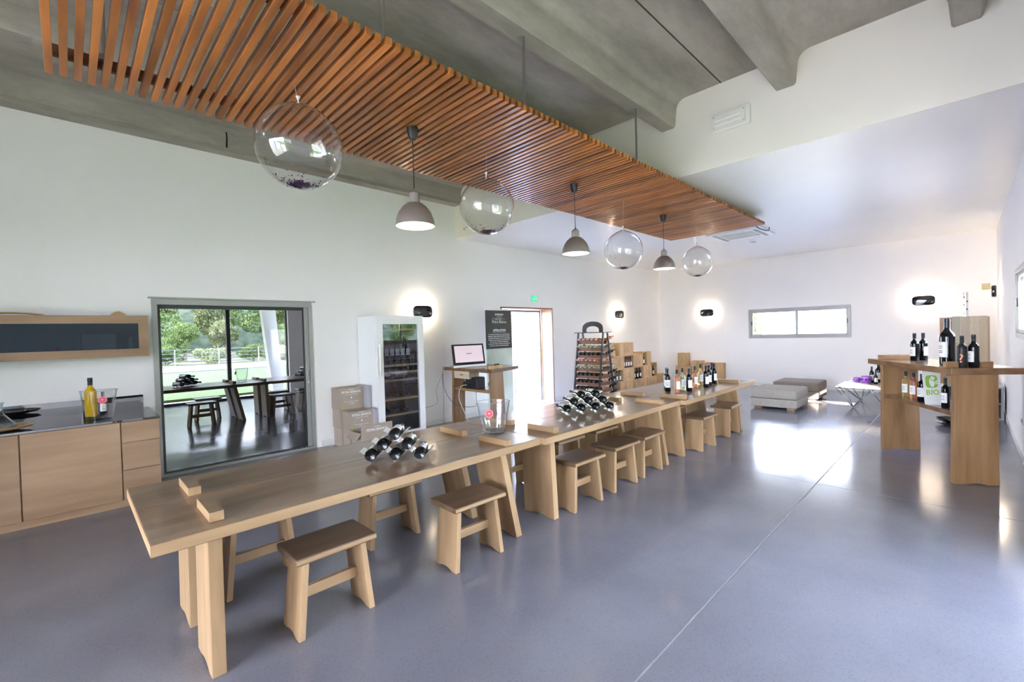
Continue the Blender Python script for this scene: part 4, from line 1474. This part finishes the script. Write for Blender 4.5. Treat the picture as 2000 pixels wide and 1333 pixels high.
# ------------------------------------------------------------------ ceiling and soffit fittings
em = thing('emergency_light', 'rectangular cream emergency light box high on the soffit face', 'emergency light', (XS, 1.79, 3.865))
G().box(-.045, -.0, -.205, .205, -.105, .105).build('housing', white_plastic, em, bevel=.008)
g = G()
g.box(-.062, -.045, -.165, .175, -.075, .075)
g.build('lens', mat('ribbed_lens', (.80, .78, .68), .12, coat=.5), em, bevel=.006)
for z in (-.035, .015):
    G().tube([(-.066, -.13, z), (-.066, .14, z)], .009, 8).build('tube', mat('lamp_tube', (.9, .9, .86), .15), em, smooth=True)
for (y, z) in ((-.15, .06), (-.15, -.06), (.16, .06), (.16, -.06)):
    G().lathe([(0, 0), (.006, 0), (.006, .004), (0, .004)], 8, Matrix.Translation((-.0625, y, z)) @ Matrix.Rotation(R(-90), 4, 'Y')).build('screw', grey_paint, em)
ac = thing('air_conditioner', 'white ceiling cassette air conditioner beyond the end of the slats', 'air conditioner', (9.32, 3.05, ZC-.002))
G().box(-.45, .45, -.48, .48, -.035, -.0).build('cassette_panel', white_gloss, ac, bevel=.01)
G().box(-.26, .26, -.28, .28, -.042, -.035).build('intake_grille', mat('grille_grey', (.50, .50, .47), .6), ac)
for k in range(12):
    G().box(-.25+.043*k, -.24+.043*k, -.27, .27, -.046, -.042).build('grille_bar', white_plastic, ac)
for (a, b_, c, d_) in ((-.38, .38, .33, .39), (-.38, .38, -.39, -.33)):
    G().box(a, b_, c, d_, -.040, -.035).build('air_slot', grey_paint, ac)
cable('short black cable looped out of the ceiling cassette', [(8.75, 2.60, ZC-.001), (8.78, 2.58, ZC-.05), (8.95, 2.52, ZC-.08), (9.12, 2.50, ZC-.06), (9.15, 2.50, ZC-.002)], black_plastic, .008)
sd = thing('smoke_detector', 'round white detector on the low ceiling beside the cassette', 'detector', (9.98, 3.02, ZC))
G().lathe([(0, -.085), (.05, -.08), (.075, -.055), (.10, -.04), (.14, -.032), (.15, 0)], 28).build('detector_body', white_gloss, sd, smooth=True)
G().lathe([(.04, -.088), (.052, -.083)], 20).build('detector_ring', grey_paint, sd)
bk_ = thing('wall_bracket', 'small dark metal bracket on the cream soffit beside the left wall', 'bracket', (XS, 6.45, 3.53))
G().box(-.02, 0, -.015, .015, -.02, .02).build('plate', grey_paint, bk_)
G().tube([(-.02, 0, 0), (-.05, -.10, .012), (-.05, -.30, .02)], .006, 6).build('arm', grey_paint, bk_)
stn = G().prism([(-.012, -.12), (.008, -.13), (.014, .0), (.004, .11), (-.010, .12), (-.004, 0)], -.001, .001, axis='y')
tag(stn.build('dark_stain', mat('black_stain', (.015, .015, .012), .9)), 'short black mark on the concrete beam above the left wall', 'mark').location = (1.50, 6.512, 4.16)

# ------------------------------------------------------------------ tall counter on the right
HZ = 1.14
B0 = Vector((6.04, .10))
U = Vector((.854, .520)).normalized()
V = Vector((U.y, -U.x))
LN, WD = 1.52, .60
A0 = B0 + U*LN
ctr = B0 + U*LN/2 + V*WD/2
co = thing('tall_counter', 'tall oak counter with splayed plank legs and a shelf at the right', 'counter', (ctr.x, ctr.y, 0))


def P2(u, v):
    p = B0 + U*u + V*v - ctr
    return (p.x, p.y)


def P3(u, v, z=0):
    p = B0 + U*u + V*v
    return Vector((p.x, p.y, z))


G().prism([P2(0, 0), P2(0, WD), P2(LN, WD), P2(LN, 0)], HZ-.062, HZ).build('top', counter_top_wood, co, bevel=.004)
off = Vector((ctr.x, ctr.y, 0))
stand_leg(B0 + U*.06 + V*.05, V, .362, U, .06, HZ-.062, U*-.015, counter_wood['z'], co, off)
stand_leg(B0 + U*1.40 + V*.10, V, .40, U, .06, HZ-.062, U*.01, counter_wood['z'], co, off)
SHZ = .70
G().prism([P2(.13, .09), P2(.13, .44), P2(1.40, .47), P2(1.40, .12)], SHZ-.045, SHZ).build('shelf', counter_top_wood, co, bevel=.003)
tag(G().prism([P2(.10, .02), P2(.10, .40), P2(.155, .40), P2(.155, .02)], HZ, HZ+.055).build('tenon_block', counter_wood['x'], co, bevel=.003), 'oak block on the near end of the counter top')
tag(G().prism([P2(1.36, .06), P2(1.36, .40), P2(1.415, .40), P2(1.415, .06)], HZ, HZ+.055).build('tenon_block', counter_wood['x'], co, bevel=.003), 'oak block on the far end of the counter top')
grp = 'bottles standing on the tall counter'
bottle('dark', 'left dark bottle of the touching pair on the tall counter', (7.12, .425, HZ), -140, group=grp, r=.041, h=.325)
bottle('dark', 'right dark bottle of the touching pair on the tall counter', (7.24, .355, HZ), -20, group=grp, r=.041, h=.325)
bottle('dark', 'very large dark magnum bottle in the middle of the tall counter', (6.52, .135, HZ), -150, group=grp, r=.062, h=.485, seg=32)
bt = bottle('matte', 'matte black bottle with an orange question mark on the tall counter', (6.215, .025, HZ), -100, group=grp, lab=False)
text('?', .115, orange_print, bt, frame((0, -.0385, .085), (1, 0, 0), (0, 0, 1)), name='question_mark', ext=.001, bold=.001)
bottle('dark', 'dark bottle at the right end of the tall counter, beside the matte one', (6.235, -.055, HZ), -150, group=grp, r=.040, h=.32)
grp = 'bottles on the shelf of the tall counter'
bottle('gold', 'pale golden bottle, leftmost on the shelf of the tall counter', (P3(1.178, .238).x, P3(1.178, .238).y, SHZ), -130, group=grp)
bottle('rose', 'rose bottle between the golden and dark ones on the counter shelf', (P3(1.009, .228).x, P3(1.009, .228).y, SHZ), -130, group=grp)
bottle('dark', 'dark bottle just left of the green and white card on the counter shelf', (P3(.813, .203).x, P3(.813, .203).y, SHZ), -130, group=grp, r=.042)
bottle('dark', 'dark bottle right of the green and white card on the counter shelf', (P3(.368, .165).x, P3(.368, .165).y, SHZ), -130, group=grp, r=.034)
# BIO card
bp_ = P3(.60, .19)
bio = thing('bio_card', 'white standing card with a green emblem and the word BIO', 'card', (bp_.x, bp_.y, SHZ), R(-52))
G().box(-.085, .085, -.004, 0, 0, .36, Matrix.Rotation(R(-6), 4, 'X')).build('card_sheet', paper, bio)
G().box(-.08, .085, -.05, .0, 0, .004).build('card_foot', paper, bio)
G().prism([(.003, 0), (.10, 0), (.04, .30)], .05, .054, axis='x').build('card_strut', mat('pale_blue_card', (.5, .65, .85), .6), bio)
MB = Matrix.Rotation(R(-6), 4, 'X') @ frame((0, -.0046, 0), (1, 0, 0), (0, 0, 1))
pts = []
for i in range(24):
    a = 2*PI*i/24
    ca, sa = math.cos(a), math.sin(a)
    pts.append((.060*math.copysign(abs(ca)**.5, ca)-.002, .245 + .068*math.copysign(abs(sa)**.5, sa)))
G().prism(pts, 0, .0008, M=MB).build('green_emblem', green_print, bio)


def disc(cx_, cy_, a_, b_, rot_):
    out = []
    for i in range(20):
        t_ = 2*PI*i/20
        x, y = a_*math.cos(t_), b_*math.sin(t_)
        out.append((cx_ + x*math.cos(rot_) - y*math.sin(rot_), cy_ + x*math.sin(rot_) + y*math.cos(rot_)))
    return out


G().prism(disc(.0, .235, .026, .050, .1), .0009, .0014, M=MB).prism(disc(.012, .285, .022, .014, -.6), .0009, .0014, M=MB).prism(disc(.046, .245, .020, .007, .5), .0009, .0014, M=MB).prism(disc(.048, .222, .022, .006, .2), .0009, .0014, M=MB).build('emblem_cutout', white_print, bio)
G().prism([(-.012, .268), (-.006, .274), (.022, .248), (.018, .243)], .0015, .002, M=MB).prism([(-.0015, .17), (.0015, .17), (.0015, .13), (-.0015, .13)], .0009, .0014, M=MB).build('emblem_lines', green_print, bio)
text('BIO', .078, green_print, bio, MB @ Matrix.Translation((0, .125, .0002)), bold=.0015, sp=1.05)

# ------------------------------------------------------------------ behind the counter
gu = thing('grey_shelf_unit', 'low grey open shelf unit in the right corner carrying the tall crate', 'shelf', (10.72, -.08, 0))
g = G()
g.box(-.28, .28, -.34, .34, .50, .53).box(-.28, .28, -.34, .34, 0, .03).box(-.28, .28, -.34, .34, .25, .27)
g.build('boards', grey_paint, gu, bevel=.003)
for y in (-.34, .31):
    G().box(-.28, .28, y, y+.03, .03, .50).build('side_panel', grey_paint, gu)
G().box(.26, .28, -.31, .31, .03, .50).build('back_panel', mat('shelf_back', (.10, .09, .08), .8), gu)
tag(G().box(10.50, 10.56, .10, .24, .531, .66).build('tan_box', crate_wood['z'], bevel=.002), 'small tan box standing on the grey unit beside the tall crate', 'box')
for k in range(3):
    tag(G().box(-.12, .12, -.02, .02, 0, .20, Matrix.Rotation(R(12*k-8), 4, 'X')).build('folder', (cardboard_grey, crate_wood['z'], grey_paint)[k]),
        ('tilted grey folder', 'tilted tan folder', 'upright slate folder')[k] + ' in the upper bay of the grey unit', 'folder').location = (10.60, -.30+.10*k, .285)
pc = thing('plank_crate', 'tall crate lid of vertical boards standing on the grey unit', 'crate', (10.62, .015, .53))
cols = [(.40, .25, .16), (.34, .20, .13), (.47, .42, .32), (.55, .46, .33), (.62, .51, .36), (.64, .50, .34), (.50, .33, .22)]
ww = [.075, .075, .10, .12, .10, .09, .03]
y_ = .295
for c_, w_ in zip(cols, ww):
    m_ = wood('board_%d' % int(y_*1000), tuple(v*.85 for v in c_), c_, 'z', .6)
    G().box(-.012, .012, y_-w_+.001, y_-.001, 0, 1.125 + (.012 if w_ > .08 else 0)).build('board', m_, pc, bevel=.001)
    y_ -= w_
for z in (.12, 1.0):
    G().box(.012, .05, -.29, .29, z, z+.06).build('batten', crate_wood['y'], pc)
text('PETRA BIANCA', .035, burnt_print, pc, frame((-.0128, .06, .68), (0, -1, 0), (0, 0, 1)))
text('FIGARI', .035, burnt_print, pc, frame((-.0128, .06, .62), (0, -1, 0), (0, 0, 1)))
text('CORSE', .035, burnt_print, pc, frame((-.0128, .06, .56), (0, -1, 0), (0, 0, 1)))
tb = thing('chrome_tube', 'upright chrome tube with round holes on top of the tall board crate', 'tube', (10.64, -.005, 1.665))
G().lathe([(.034, 0), (.034, .40), (.026, .404), (.0, .404)], 24).build('tube_body', chrome, tb, smooth=True)
for k, (a, z) in enumerate(((150, .05), (210, .12), (155, .19), (215, .25), (160, .32))):
    G().lathe([(0, 0), (.011, 0), (.011, .004), (0, .004)], 12, Matrix.Rotation(R(a), 4, 'Z') @ Matrix.Translation((.0325, 0, z)) @ Matrix.Rotation(R(90), 4, 'Y')).build('hole', black_plastic, tb)
dp = thing('round_stool_base', 'bar stool base, two dark glossy round dishes on the floor behind the counter', 'discs', (9.55, .13, 0))  # taken for a bar stool base; shaped as two shallow stacked discs
G().lathe([(0, 0), (.10, 0), (.20, .035), (.22, .05), (.215, .052), (.10, .015), (0, .012)], 36).build('base_disc', black_gloss, dp, smooth=True)
G().lathe([(0, .05), (.09, .052), (.19, .085), (.21, .105), (.205, .107), (.09, .067), (0, .065)], 36).build('base_disc', black_gloss, dp, smooth=True)
yl = thing('yellow_sensor', 'small yellowish wall box on the back wall in the right corner', 'sensor', (XB, -.30, 2.27))
G().box(-.04, 0, -.06, .06, -.06, .06).build('housing', mat('cream_box', (.55, .46, .24), .5), yl, bevel=.008)

# ------------------------------------------------------------------ ottomans
def ottoman(x0, x1, y0, y1, m_, label):
    ox, oy = (x0+x1)/2, (y0+y1)/2
    o_ = thing('ottoman', label, 'ottoman', (ox, oy, 0), group='upholstered ottomans by the back wall')
    w, d = (x1-x0)/2, (y1-y0)/2
    G().box(-w, w, -d, d, .045, .20).build('base', m_, o_, bevel=.018, seg=3, smooth=True)
    G().box(-w-.005, w+.005, -d-.005, d+.005, .203, .385).build('cushion', m_, o_, bevel=.035, seg=4, smooth=True)
    for a in (-1, 1):
        for b_ in (-1, 1):
            G().box(a*(w-.12)-.06, a*(w-.12)+.06, b_*(d-.12)-.06, b_*(d-.12)+.06, 0, .045).build('foot', oak['x'], o_, bevel=.003)


ottoman(9.52, 10.38, 2.20, 3.00, fabric_grey, 'grey woven square ottoman, the nearer of the two')
ottoman(10.97, 11.85, 2.16, 2.98, fabric_brown, 'brown-grey woven square ottoman, nearer to the back wall')

# ------------------------------------------------------------------ wire-leg coffee table
ct = thing('coffee_table', 'low coffee table with black wire legs covered in magazines', 'coffee table', (11.2, 1.30, 0))
x0, x1, y0, y1 = -.65, .65, -.58, .48
G().box(x0, x1, y0, y1, .375, .395).build('top', wood('table_board', (.30, .25, .19), (.46, .40, .32), 'y', .5), ct, bevel=.003)
g = G()
for (a, b_) in (((x0, y0), (x1, y0)), ((x1, y0), (x1, y1)), ((x1, y1), (x0, y1)), ((x0, y1), (x0, y0))):
    g.tube([(a[0], a[1], .368), (b_[0], b_[1], .368)], .008, 6)
g.build('top_frame', black_metal, ct)
for (fx, fy, pts) in ((x0+.06, y1-.26, ((x0, y1), (x0, y1-.17), (x0, y1-.52), (x0+.4, y1), (x0+.05, y1-.58))),
                      (x0+.06, y0+.30, ((x0, y1-.52), (x0, y1-.65), (x0, y0), (x0+.4, y0), (x0, y0+.2))),
                      (x1-.25, y1-.26, ((x1, y1), (x1, y1-.3), (x0+.45, y1), (x1, y1-.5), (x0+.6, y1))),
                      (x1-.25, y0+.30, ((x1, y0), (x1, y0+.3), (x0+.45, y0), (x1, y0+.5), (x0+.6, y0)))):
    g = G()
    for (px_, py_) in pts:
        g.tube([(fx, fy, .006), (px_, py_, .366)], .006, 6)
    g.build('wire_leg', black_metal, ct)
mags = [(10.72, 1.62, .20, .28, 8, (.75, .72, .72), 'white magazine at the near left corner of the coffee table'),
        (10.80, 1.28, .21, .29, -12, (.62, .42, .36), 'reddish magazine in the near middle of the coffee table'),
        (10.78, .98, .22, .28, 20, (.46, .52, .38), 'greenish magazine at the near right of the coffee table'),
        (11.55, 1.58, .20, .27, 0, (.80, .79, .76), 'white magazine at the far left corner of the coffee table'),
        (11.20, 1.52, .21, .27, 30, (.60, .55, .62), 'lilac-grey magazine in the centre left of the coffee table')]
for i, (x, y, a, b_, rz, c_, lb) in enumerate(mags):
    m_ = thing('magazine', lb, 'magazine', (x, y, .3955), R(rz), 'magazines spread on the coffee table')
    G().box(-a/2, a/2, -b_/2, b_/2, 0, .012).build('pages', paper, m_)
    G().box(-a/2-.001, a/2+.001, -b_/2-.001, b_/2+.001, .012, .0135).build('cover', noisy('cover_%d' % i, tuple(v*.7 for v in c_), c_, scale=9, rough=.35), m_)
pur = mat('purple_flower_glass', (.28, .10, .50), .15)
pur2 = mat('dark_flower', (.05, .01, .09), .4)
for k, (x, y, s_, lb) in enumerate(((11.32, 1.40, 1.15, 'larger purple flower-shaped candle holder beside the dark bottles'), (11.38, 1.56, .85, 'smaller purple candle holder left of the larger one'))):
    c_ = thing('candle_holder', lb, 'candle holder', (x, y, .3955), group='purple candle holders on the coffee table')
    G().lathe([(0, 0), (.055*s_, 0), (.07*s_, .03), (.072*s_, .125*s_), (.066*s_, .125*s_), (.06*s_, .03), (0, .015)], 20).build('cup', pur, c_, smooth=True)
    g = G()
    for i in range(10):
        a = 2*PI*i/10
        cen = Vector((.074*s_*math.cos(a), .074*s_*math.sin(a), .07*s_))
        MM = Matrix.Translation(cen) @ Matrix.Rotation(a, 4, 'Z') @ Matrix.Rotation(R(90), 4, 'Y')
        g.lathe([(0, 0), (.018*s_, .002), (.010*s_, .008), (0, .009)], 6, MM)
    g.build('petals', pur2, c_)
bottle('dark', 'big dark bottle at the back of the coffee table', (11.62, 1.24, .3955), -60, r=.060, h=.40, group='dark bottles on the coffee table')
bottle('dark', 'slimmer dark bottle left of the big one on the coffee table', (11.45, 1.33, .3955), -60, r=.038, h=.33, group='dark bottles on the coffee table')
bottle('dark', 'shortest dark bottle in front on the coffee table', (11.28, 1.25, .3955), -60, r=.034, h=.24, group='dark bottles on the coffee table')
so = thing('wall_socket', 'small white double socket low on the right wall', 'socket', (7.6, YR, .45))
G().box(-.08, .08, 0, .012, -.04, .04).build('plate', white_gloss, so, bevel=.003)
for x in (-.035, .035):
    G().lathe([(0, 0), (.018, 0), (.018, .003), (0, .003)], 14, Matrix.Translation((x, .0125, 0)) @ Matrix.Rotation(R(-90), 4, 'X')).build('outlet', grey_paint, so)

# ------------------------------------------------------------------ outside
lawn_m = noisy('lawn', (.032, .075, .012), (.065, .115, .02), scale=3, rough=.9, bump=.3)
deck_m = noisy('pale_terrace', (.42, .40, .37), (.50, .48, .45), scale=1.5, rough=.8)
road_m = noisy('pale_road', (.16, .16, .17), (.21, .20, .21), scale=.6, rough=.9)
struct(G().box(-60, 90, YW+.3, 60, -.30, -.13).build('terrace', deck_m))
struct(G().box(-60, 90, -17.0, YW+.3, -.30, -.131).build('paving', noisy('grey_paving', (.30, .30, .30), (.38, .37, .36), scale=1.5, rough=.8)))
struct(G().box(-60, 90, -17.0, -2.7, -.13, -.06).build('lawn', lawn_m))
struct(G().box(-60, 90, -22.5, -17.0, -.30, -.02).build('road', road_m))
struct(G().box(-60, 90, -70, -22.5, -.30, -.04).build('scrubland', noisy('dry_scrub', (.05, .065, .025), (.13, .12, .055), scale=.8, rough=.95)))
# hillside
g = G()
nx, ny = 40, 12
vs, fs = [], []
rnd = random.Random(3)
for j in range(ny):
    for i in range(nx):
        x = -70 + 190*i/(nx-1)
        y = -62 - 90*j/(ny-1)
        z = 34*(j/(ny-1))**.8*(0.8 + .25*math.sin(x*.05+1)) + rnd.uniform(-.8, .8)
        vs.append((x, y, z if j else -.3))
for j in range(ny-1):
    for i in range(nx-1):
        a = j*nx+i
        fs.append((a, a+1, a+nx+1, a+nx))
struct(g.add(vs, fs).build('hillside', noisy('wooded_hill', (.03, .045, .014), (.11, .125, .05), scale=.9, rough=.95, detail=8, bump=1.0), smooth=True))
# unseen roofs sized to keep sun out of the glazing; side one on posts
post_m = mat('white_render', (.72, .72, .70), .7)
struct(G().box(-8.5, 4.95, -5.1, YR-.27, 2.95, 3.2).build('sun_blocking_roof', post_m))
struct(G().box(-11.3, XR-.27, -3.5, 9.0, 4.35, 4.6).build('sun_blocking_roof', post_m))  # rear roof, added only to stop sun entering behind the camera
for x in (-8.2, -3.6):
    struct(G().box(x-.12, x+.12, -4.95, -4.7, -.13, 2.95).build('veranda_post', post_m))
# slanting white pillar outside the end of the glazing
struct(G().prism([(4.42, -.13), (4.72, -.13), (4.52, 2.95), (4.12, 2.95)], -1.55, -1.30, axis='y').build('veranda_post', post_m))


def foliage_mesh(name, n_, size, seedv, leafs=.12, squash=.8):
    rnd = random.Random(seedv)
    blobs = [(Vector((rnd.gauss(0, .35), rnd.gauss(0, .35), rnd.gauss(0, .28))), rnd.uniform(.30, .5)) for _ in range(11)]
    vs, fs = [], []
    for i in range(n_):
        c_, r_ = rnd.choice(blobs)
        d_ = Vector((rnd.gauss(0, 1), rnd.gauss(0, 1), rnd.gauss(0, 1))).normalized()
        p = (c_ + d_*r_*rnd.uniform(.75, 1.05))*size
        p.z *= squash
        e = Euler((rnd.uniform(0, 6), rnd.uniform(0, 6), rnd.uniform(0, 6))).to_matrix()
        s_ = leafs*rnd.uniform(.6, 1.4)
        k = len(vs)
        for (a, b_) in ((-1, 0), (0, -.6), (1, 0), (0, .6)):
            vs.append(tuple(p + e @ Vector((a*s_, b_*s_, 0))))
        fs.append((k, k+1, k+2, k+3))
    me = bpy.data.meshes.new(name)
    me.from_pydata(vs, [], fs)
    return me


def leafm(name, c1, c2):
    return noisy(name, c1, c2, scale=1.2, rough=.8, spec=.2, rand=.2)


lm = [leafm('leaf_green', (.07, .115, .03), (.20, .26, .08)), leafm('leaf_pale', (.14, .17, .07), (.30, .33, .15)), leafm('leaf_dark', (.06, .10, .035), (.16, .22, .08))]
crowns = []
for k in range(3):
    me = foliage_mesh('crown', 9000, 2.6, 20+k, .10)
    me.materials.append(lm[k])
    crowns.append(me)
bark = mat('bark', (.20, .16, .12), .9)
tree_spots = [(7, -33, 3.0, 0, 1.0), (10.5, -36, 3.4, 1, 1.05), (14, -32, 3.1, 0, .9), (17.5, -37, 4.0, 1, 1.2), (20.5, -33, 3.2, 2, .9), (24, -36, 3.8, 1, 1.1),
              (2.2, -37, 3.2, 1, 1.1), (-1, -34, 3.0, 0, 1.0), (28, -34, 3.4, 0, 1.1), (12, -45, 5.5, 1, 1.4), (19, -47, 6, 0, 1.5), (27, -46, 6, 2, 1.5), (5, -46, 5.5, 0, 1.5), (-5, -40, 4, 2, 1.3), (33, -42, 5, 1, 1.4),
              (8, -58, 7, 1, 1.7), (15, -60, 8, 0, 1.8), (22, -59, 7.5, 1, 1.7), (30, -58, 7, 0, 1.8), (37, -52, 6, 1, 1.7), (0, -57, 7, 0, 1.7),
              (-9, -34, 3.2, 0, 1.2), (-17, -38, 4, 1, 1.4), (-24, -36, 4, 0, 1.4)]
for i, (x, y, h, k, s_) in enumerate(tree_spots):
    s_, h = s_*(.62 if y > -43 else .85), h*(.62 if y > -43 else .85)
    t_ = thing('tree', 'leafy %s tree %s beyond the road, mirrored in the dark window glass' % (('mid green', 'pale', 'dark green')[k], 'well' if y < -43 else 'just'), 'tree', (x, y, -.1), R(random.uniform(0, 360)), '%s %s trees beyond the road' % (('far' if y < -43 else 'near'), ('mid green', 'pale', 'dark green')[k]))
    c_ = link('crown', crowns[k], t_, (0, 0, h*.9+.5))
    c_.scale = (s_, s_, s_)
    G().tube([(0, 0, 0), (.1, .05, h*.5), (0, 0, h*.95)], [.16, .12, .06], 7).build('trunk', bark, t_)
bm_ = foliage_mesh('shrub_leaves', 3500, 1.0, 77, .05, .75)
bm_.materials.append(lm[1])
bm2_ = foliage_mesh('shrub_leaves', 3500, 1.0, 78, .05, .75)
bm2_.materials.append(lm[0])
for i in range(22):
    x = -14 + i*2.7 + random.uniform(-.4, .4)
    t_ = thing('shrub', 'low roadside shrub mirrored in the dark window glass', 'shrub', (x, -25.0 - random.uniform(0, 2.5), -.04), R(random.uniform(0, 360)), 'shrubs along the road')
    c_ = link('leaves', (bm_, bm2_)[i % 2], t_, (0, 0, .75))
    c_.scale = (1.15, 1.1, random.uniform(.8, 1.3))
    G().tube([(0, 0, 0), (0, 0, .7)], .04, 6).build('stem', bark, t_)
fn = thing('wire_fence', 'grey post and wire fence along the road beyond the lawn', 'fence', (10, -23.2, 0))
wire_m = mat('fence_grey', (.24, .24, .24), .5)
for z in (.35, .6, .85, 1.1):
    G().box(-30, 30, -.012, .012, z, z+.022).build('rail', wire_m, fn)
for i in range(25):
    G().box(-30+i*2.5-.03, -30+i*2.5+.03, -.03, .03, -.04, 1.15).build('post', wire_m, fn)

# beyond the doorway and the back window
hm = foliage_mesh('hedge_leaves', 2600, 1.0, 5, .07, .7)
hm.materials.append(lm[1])
for i, (x, y) in enumerate(((10.4, 13.6), (12.9, 13.9), (15.4, 14.1), (17.9, 14.3), (20.3, 14.5))):
    t_ = thing('hedge_shrub', 'pale garden hedge shrub beyond the doorway, ' + ('nearest', 'second', 'third', 'fourth', 'farthest')[i] + ' along the kerb', 'shrub', (x, y, -.13), R(i*70), 'garden hedge beyond the doorway')
    c_ = link('leaves', hm, t_, (0, 0, .55))
    c_.scale = (1.2, .8, .75)
    G().tube([(0, 0, 0), (0, 0, .5)], .04, 6).build('stem', bark, t_)
tag(G().box(8.5, 21.8, 12.6, 12.85, -.13, .08).build('garden_kerb', mat('terracotta_kerb', (.62, .40, .30), .8)), 'low terracotta kerb at the edge of the bright terrace outside the door', 'kerb')
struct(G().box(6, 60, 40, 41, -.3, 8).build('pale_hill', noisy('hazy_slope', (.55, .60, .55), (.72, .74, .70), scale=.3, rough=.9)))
tw = thing('climbing_shrub', 'yellow-green leafy shrub just outside the back window', 'shrub', (15.4, 4.75, -.13))
sm_ = foliage_mesh('climber_leaves', 2600, 1.0, 9, .05, 1.6)
sm_.materials.append(leafm('leaf_yellow', (.05, .085, .008), (.13, .17, .025)))
c_ = link('leaves', sm_, tw, (0, 0, 1.5))
c_.scale = (.45, .30, .95)
G().tube([(0, 0, 0), (0, 0, 1.3)], .03, 6).build('stem', bark, tw)
struct(G().box(22, 22.3, -12, 20, -.3, 3.5).build('garden_wall', noisy('white_garden_wall', (.70, .70, .66), (.80, .80, .77), scale=.5, rough=.8)))
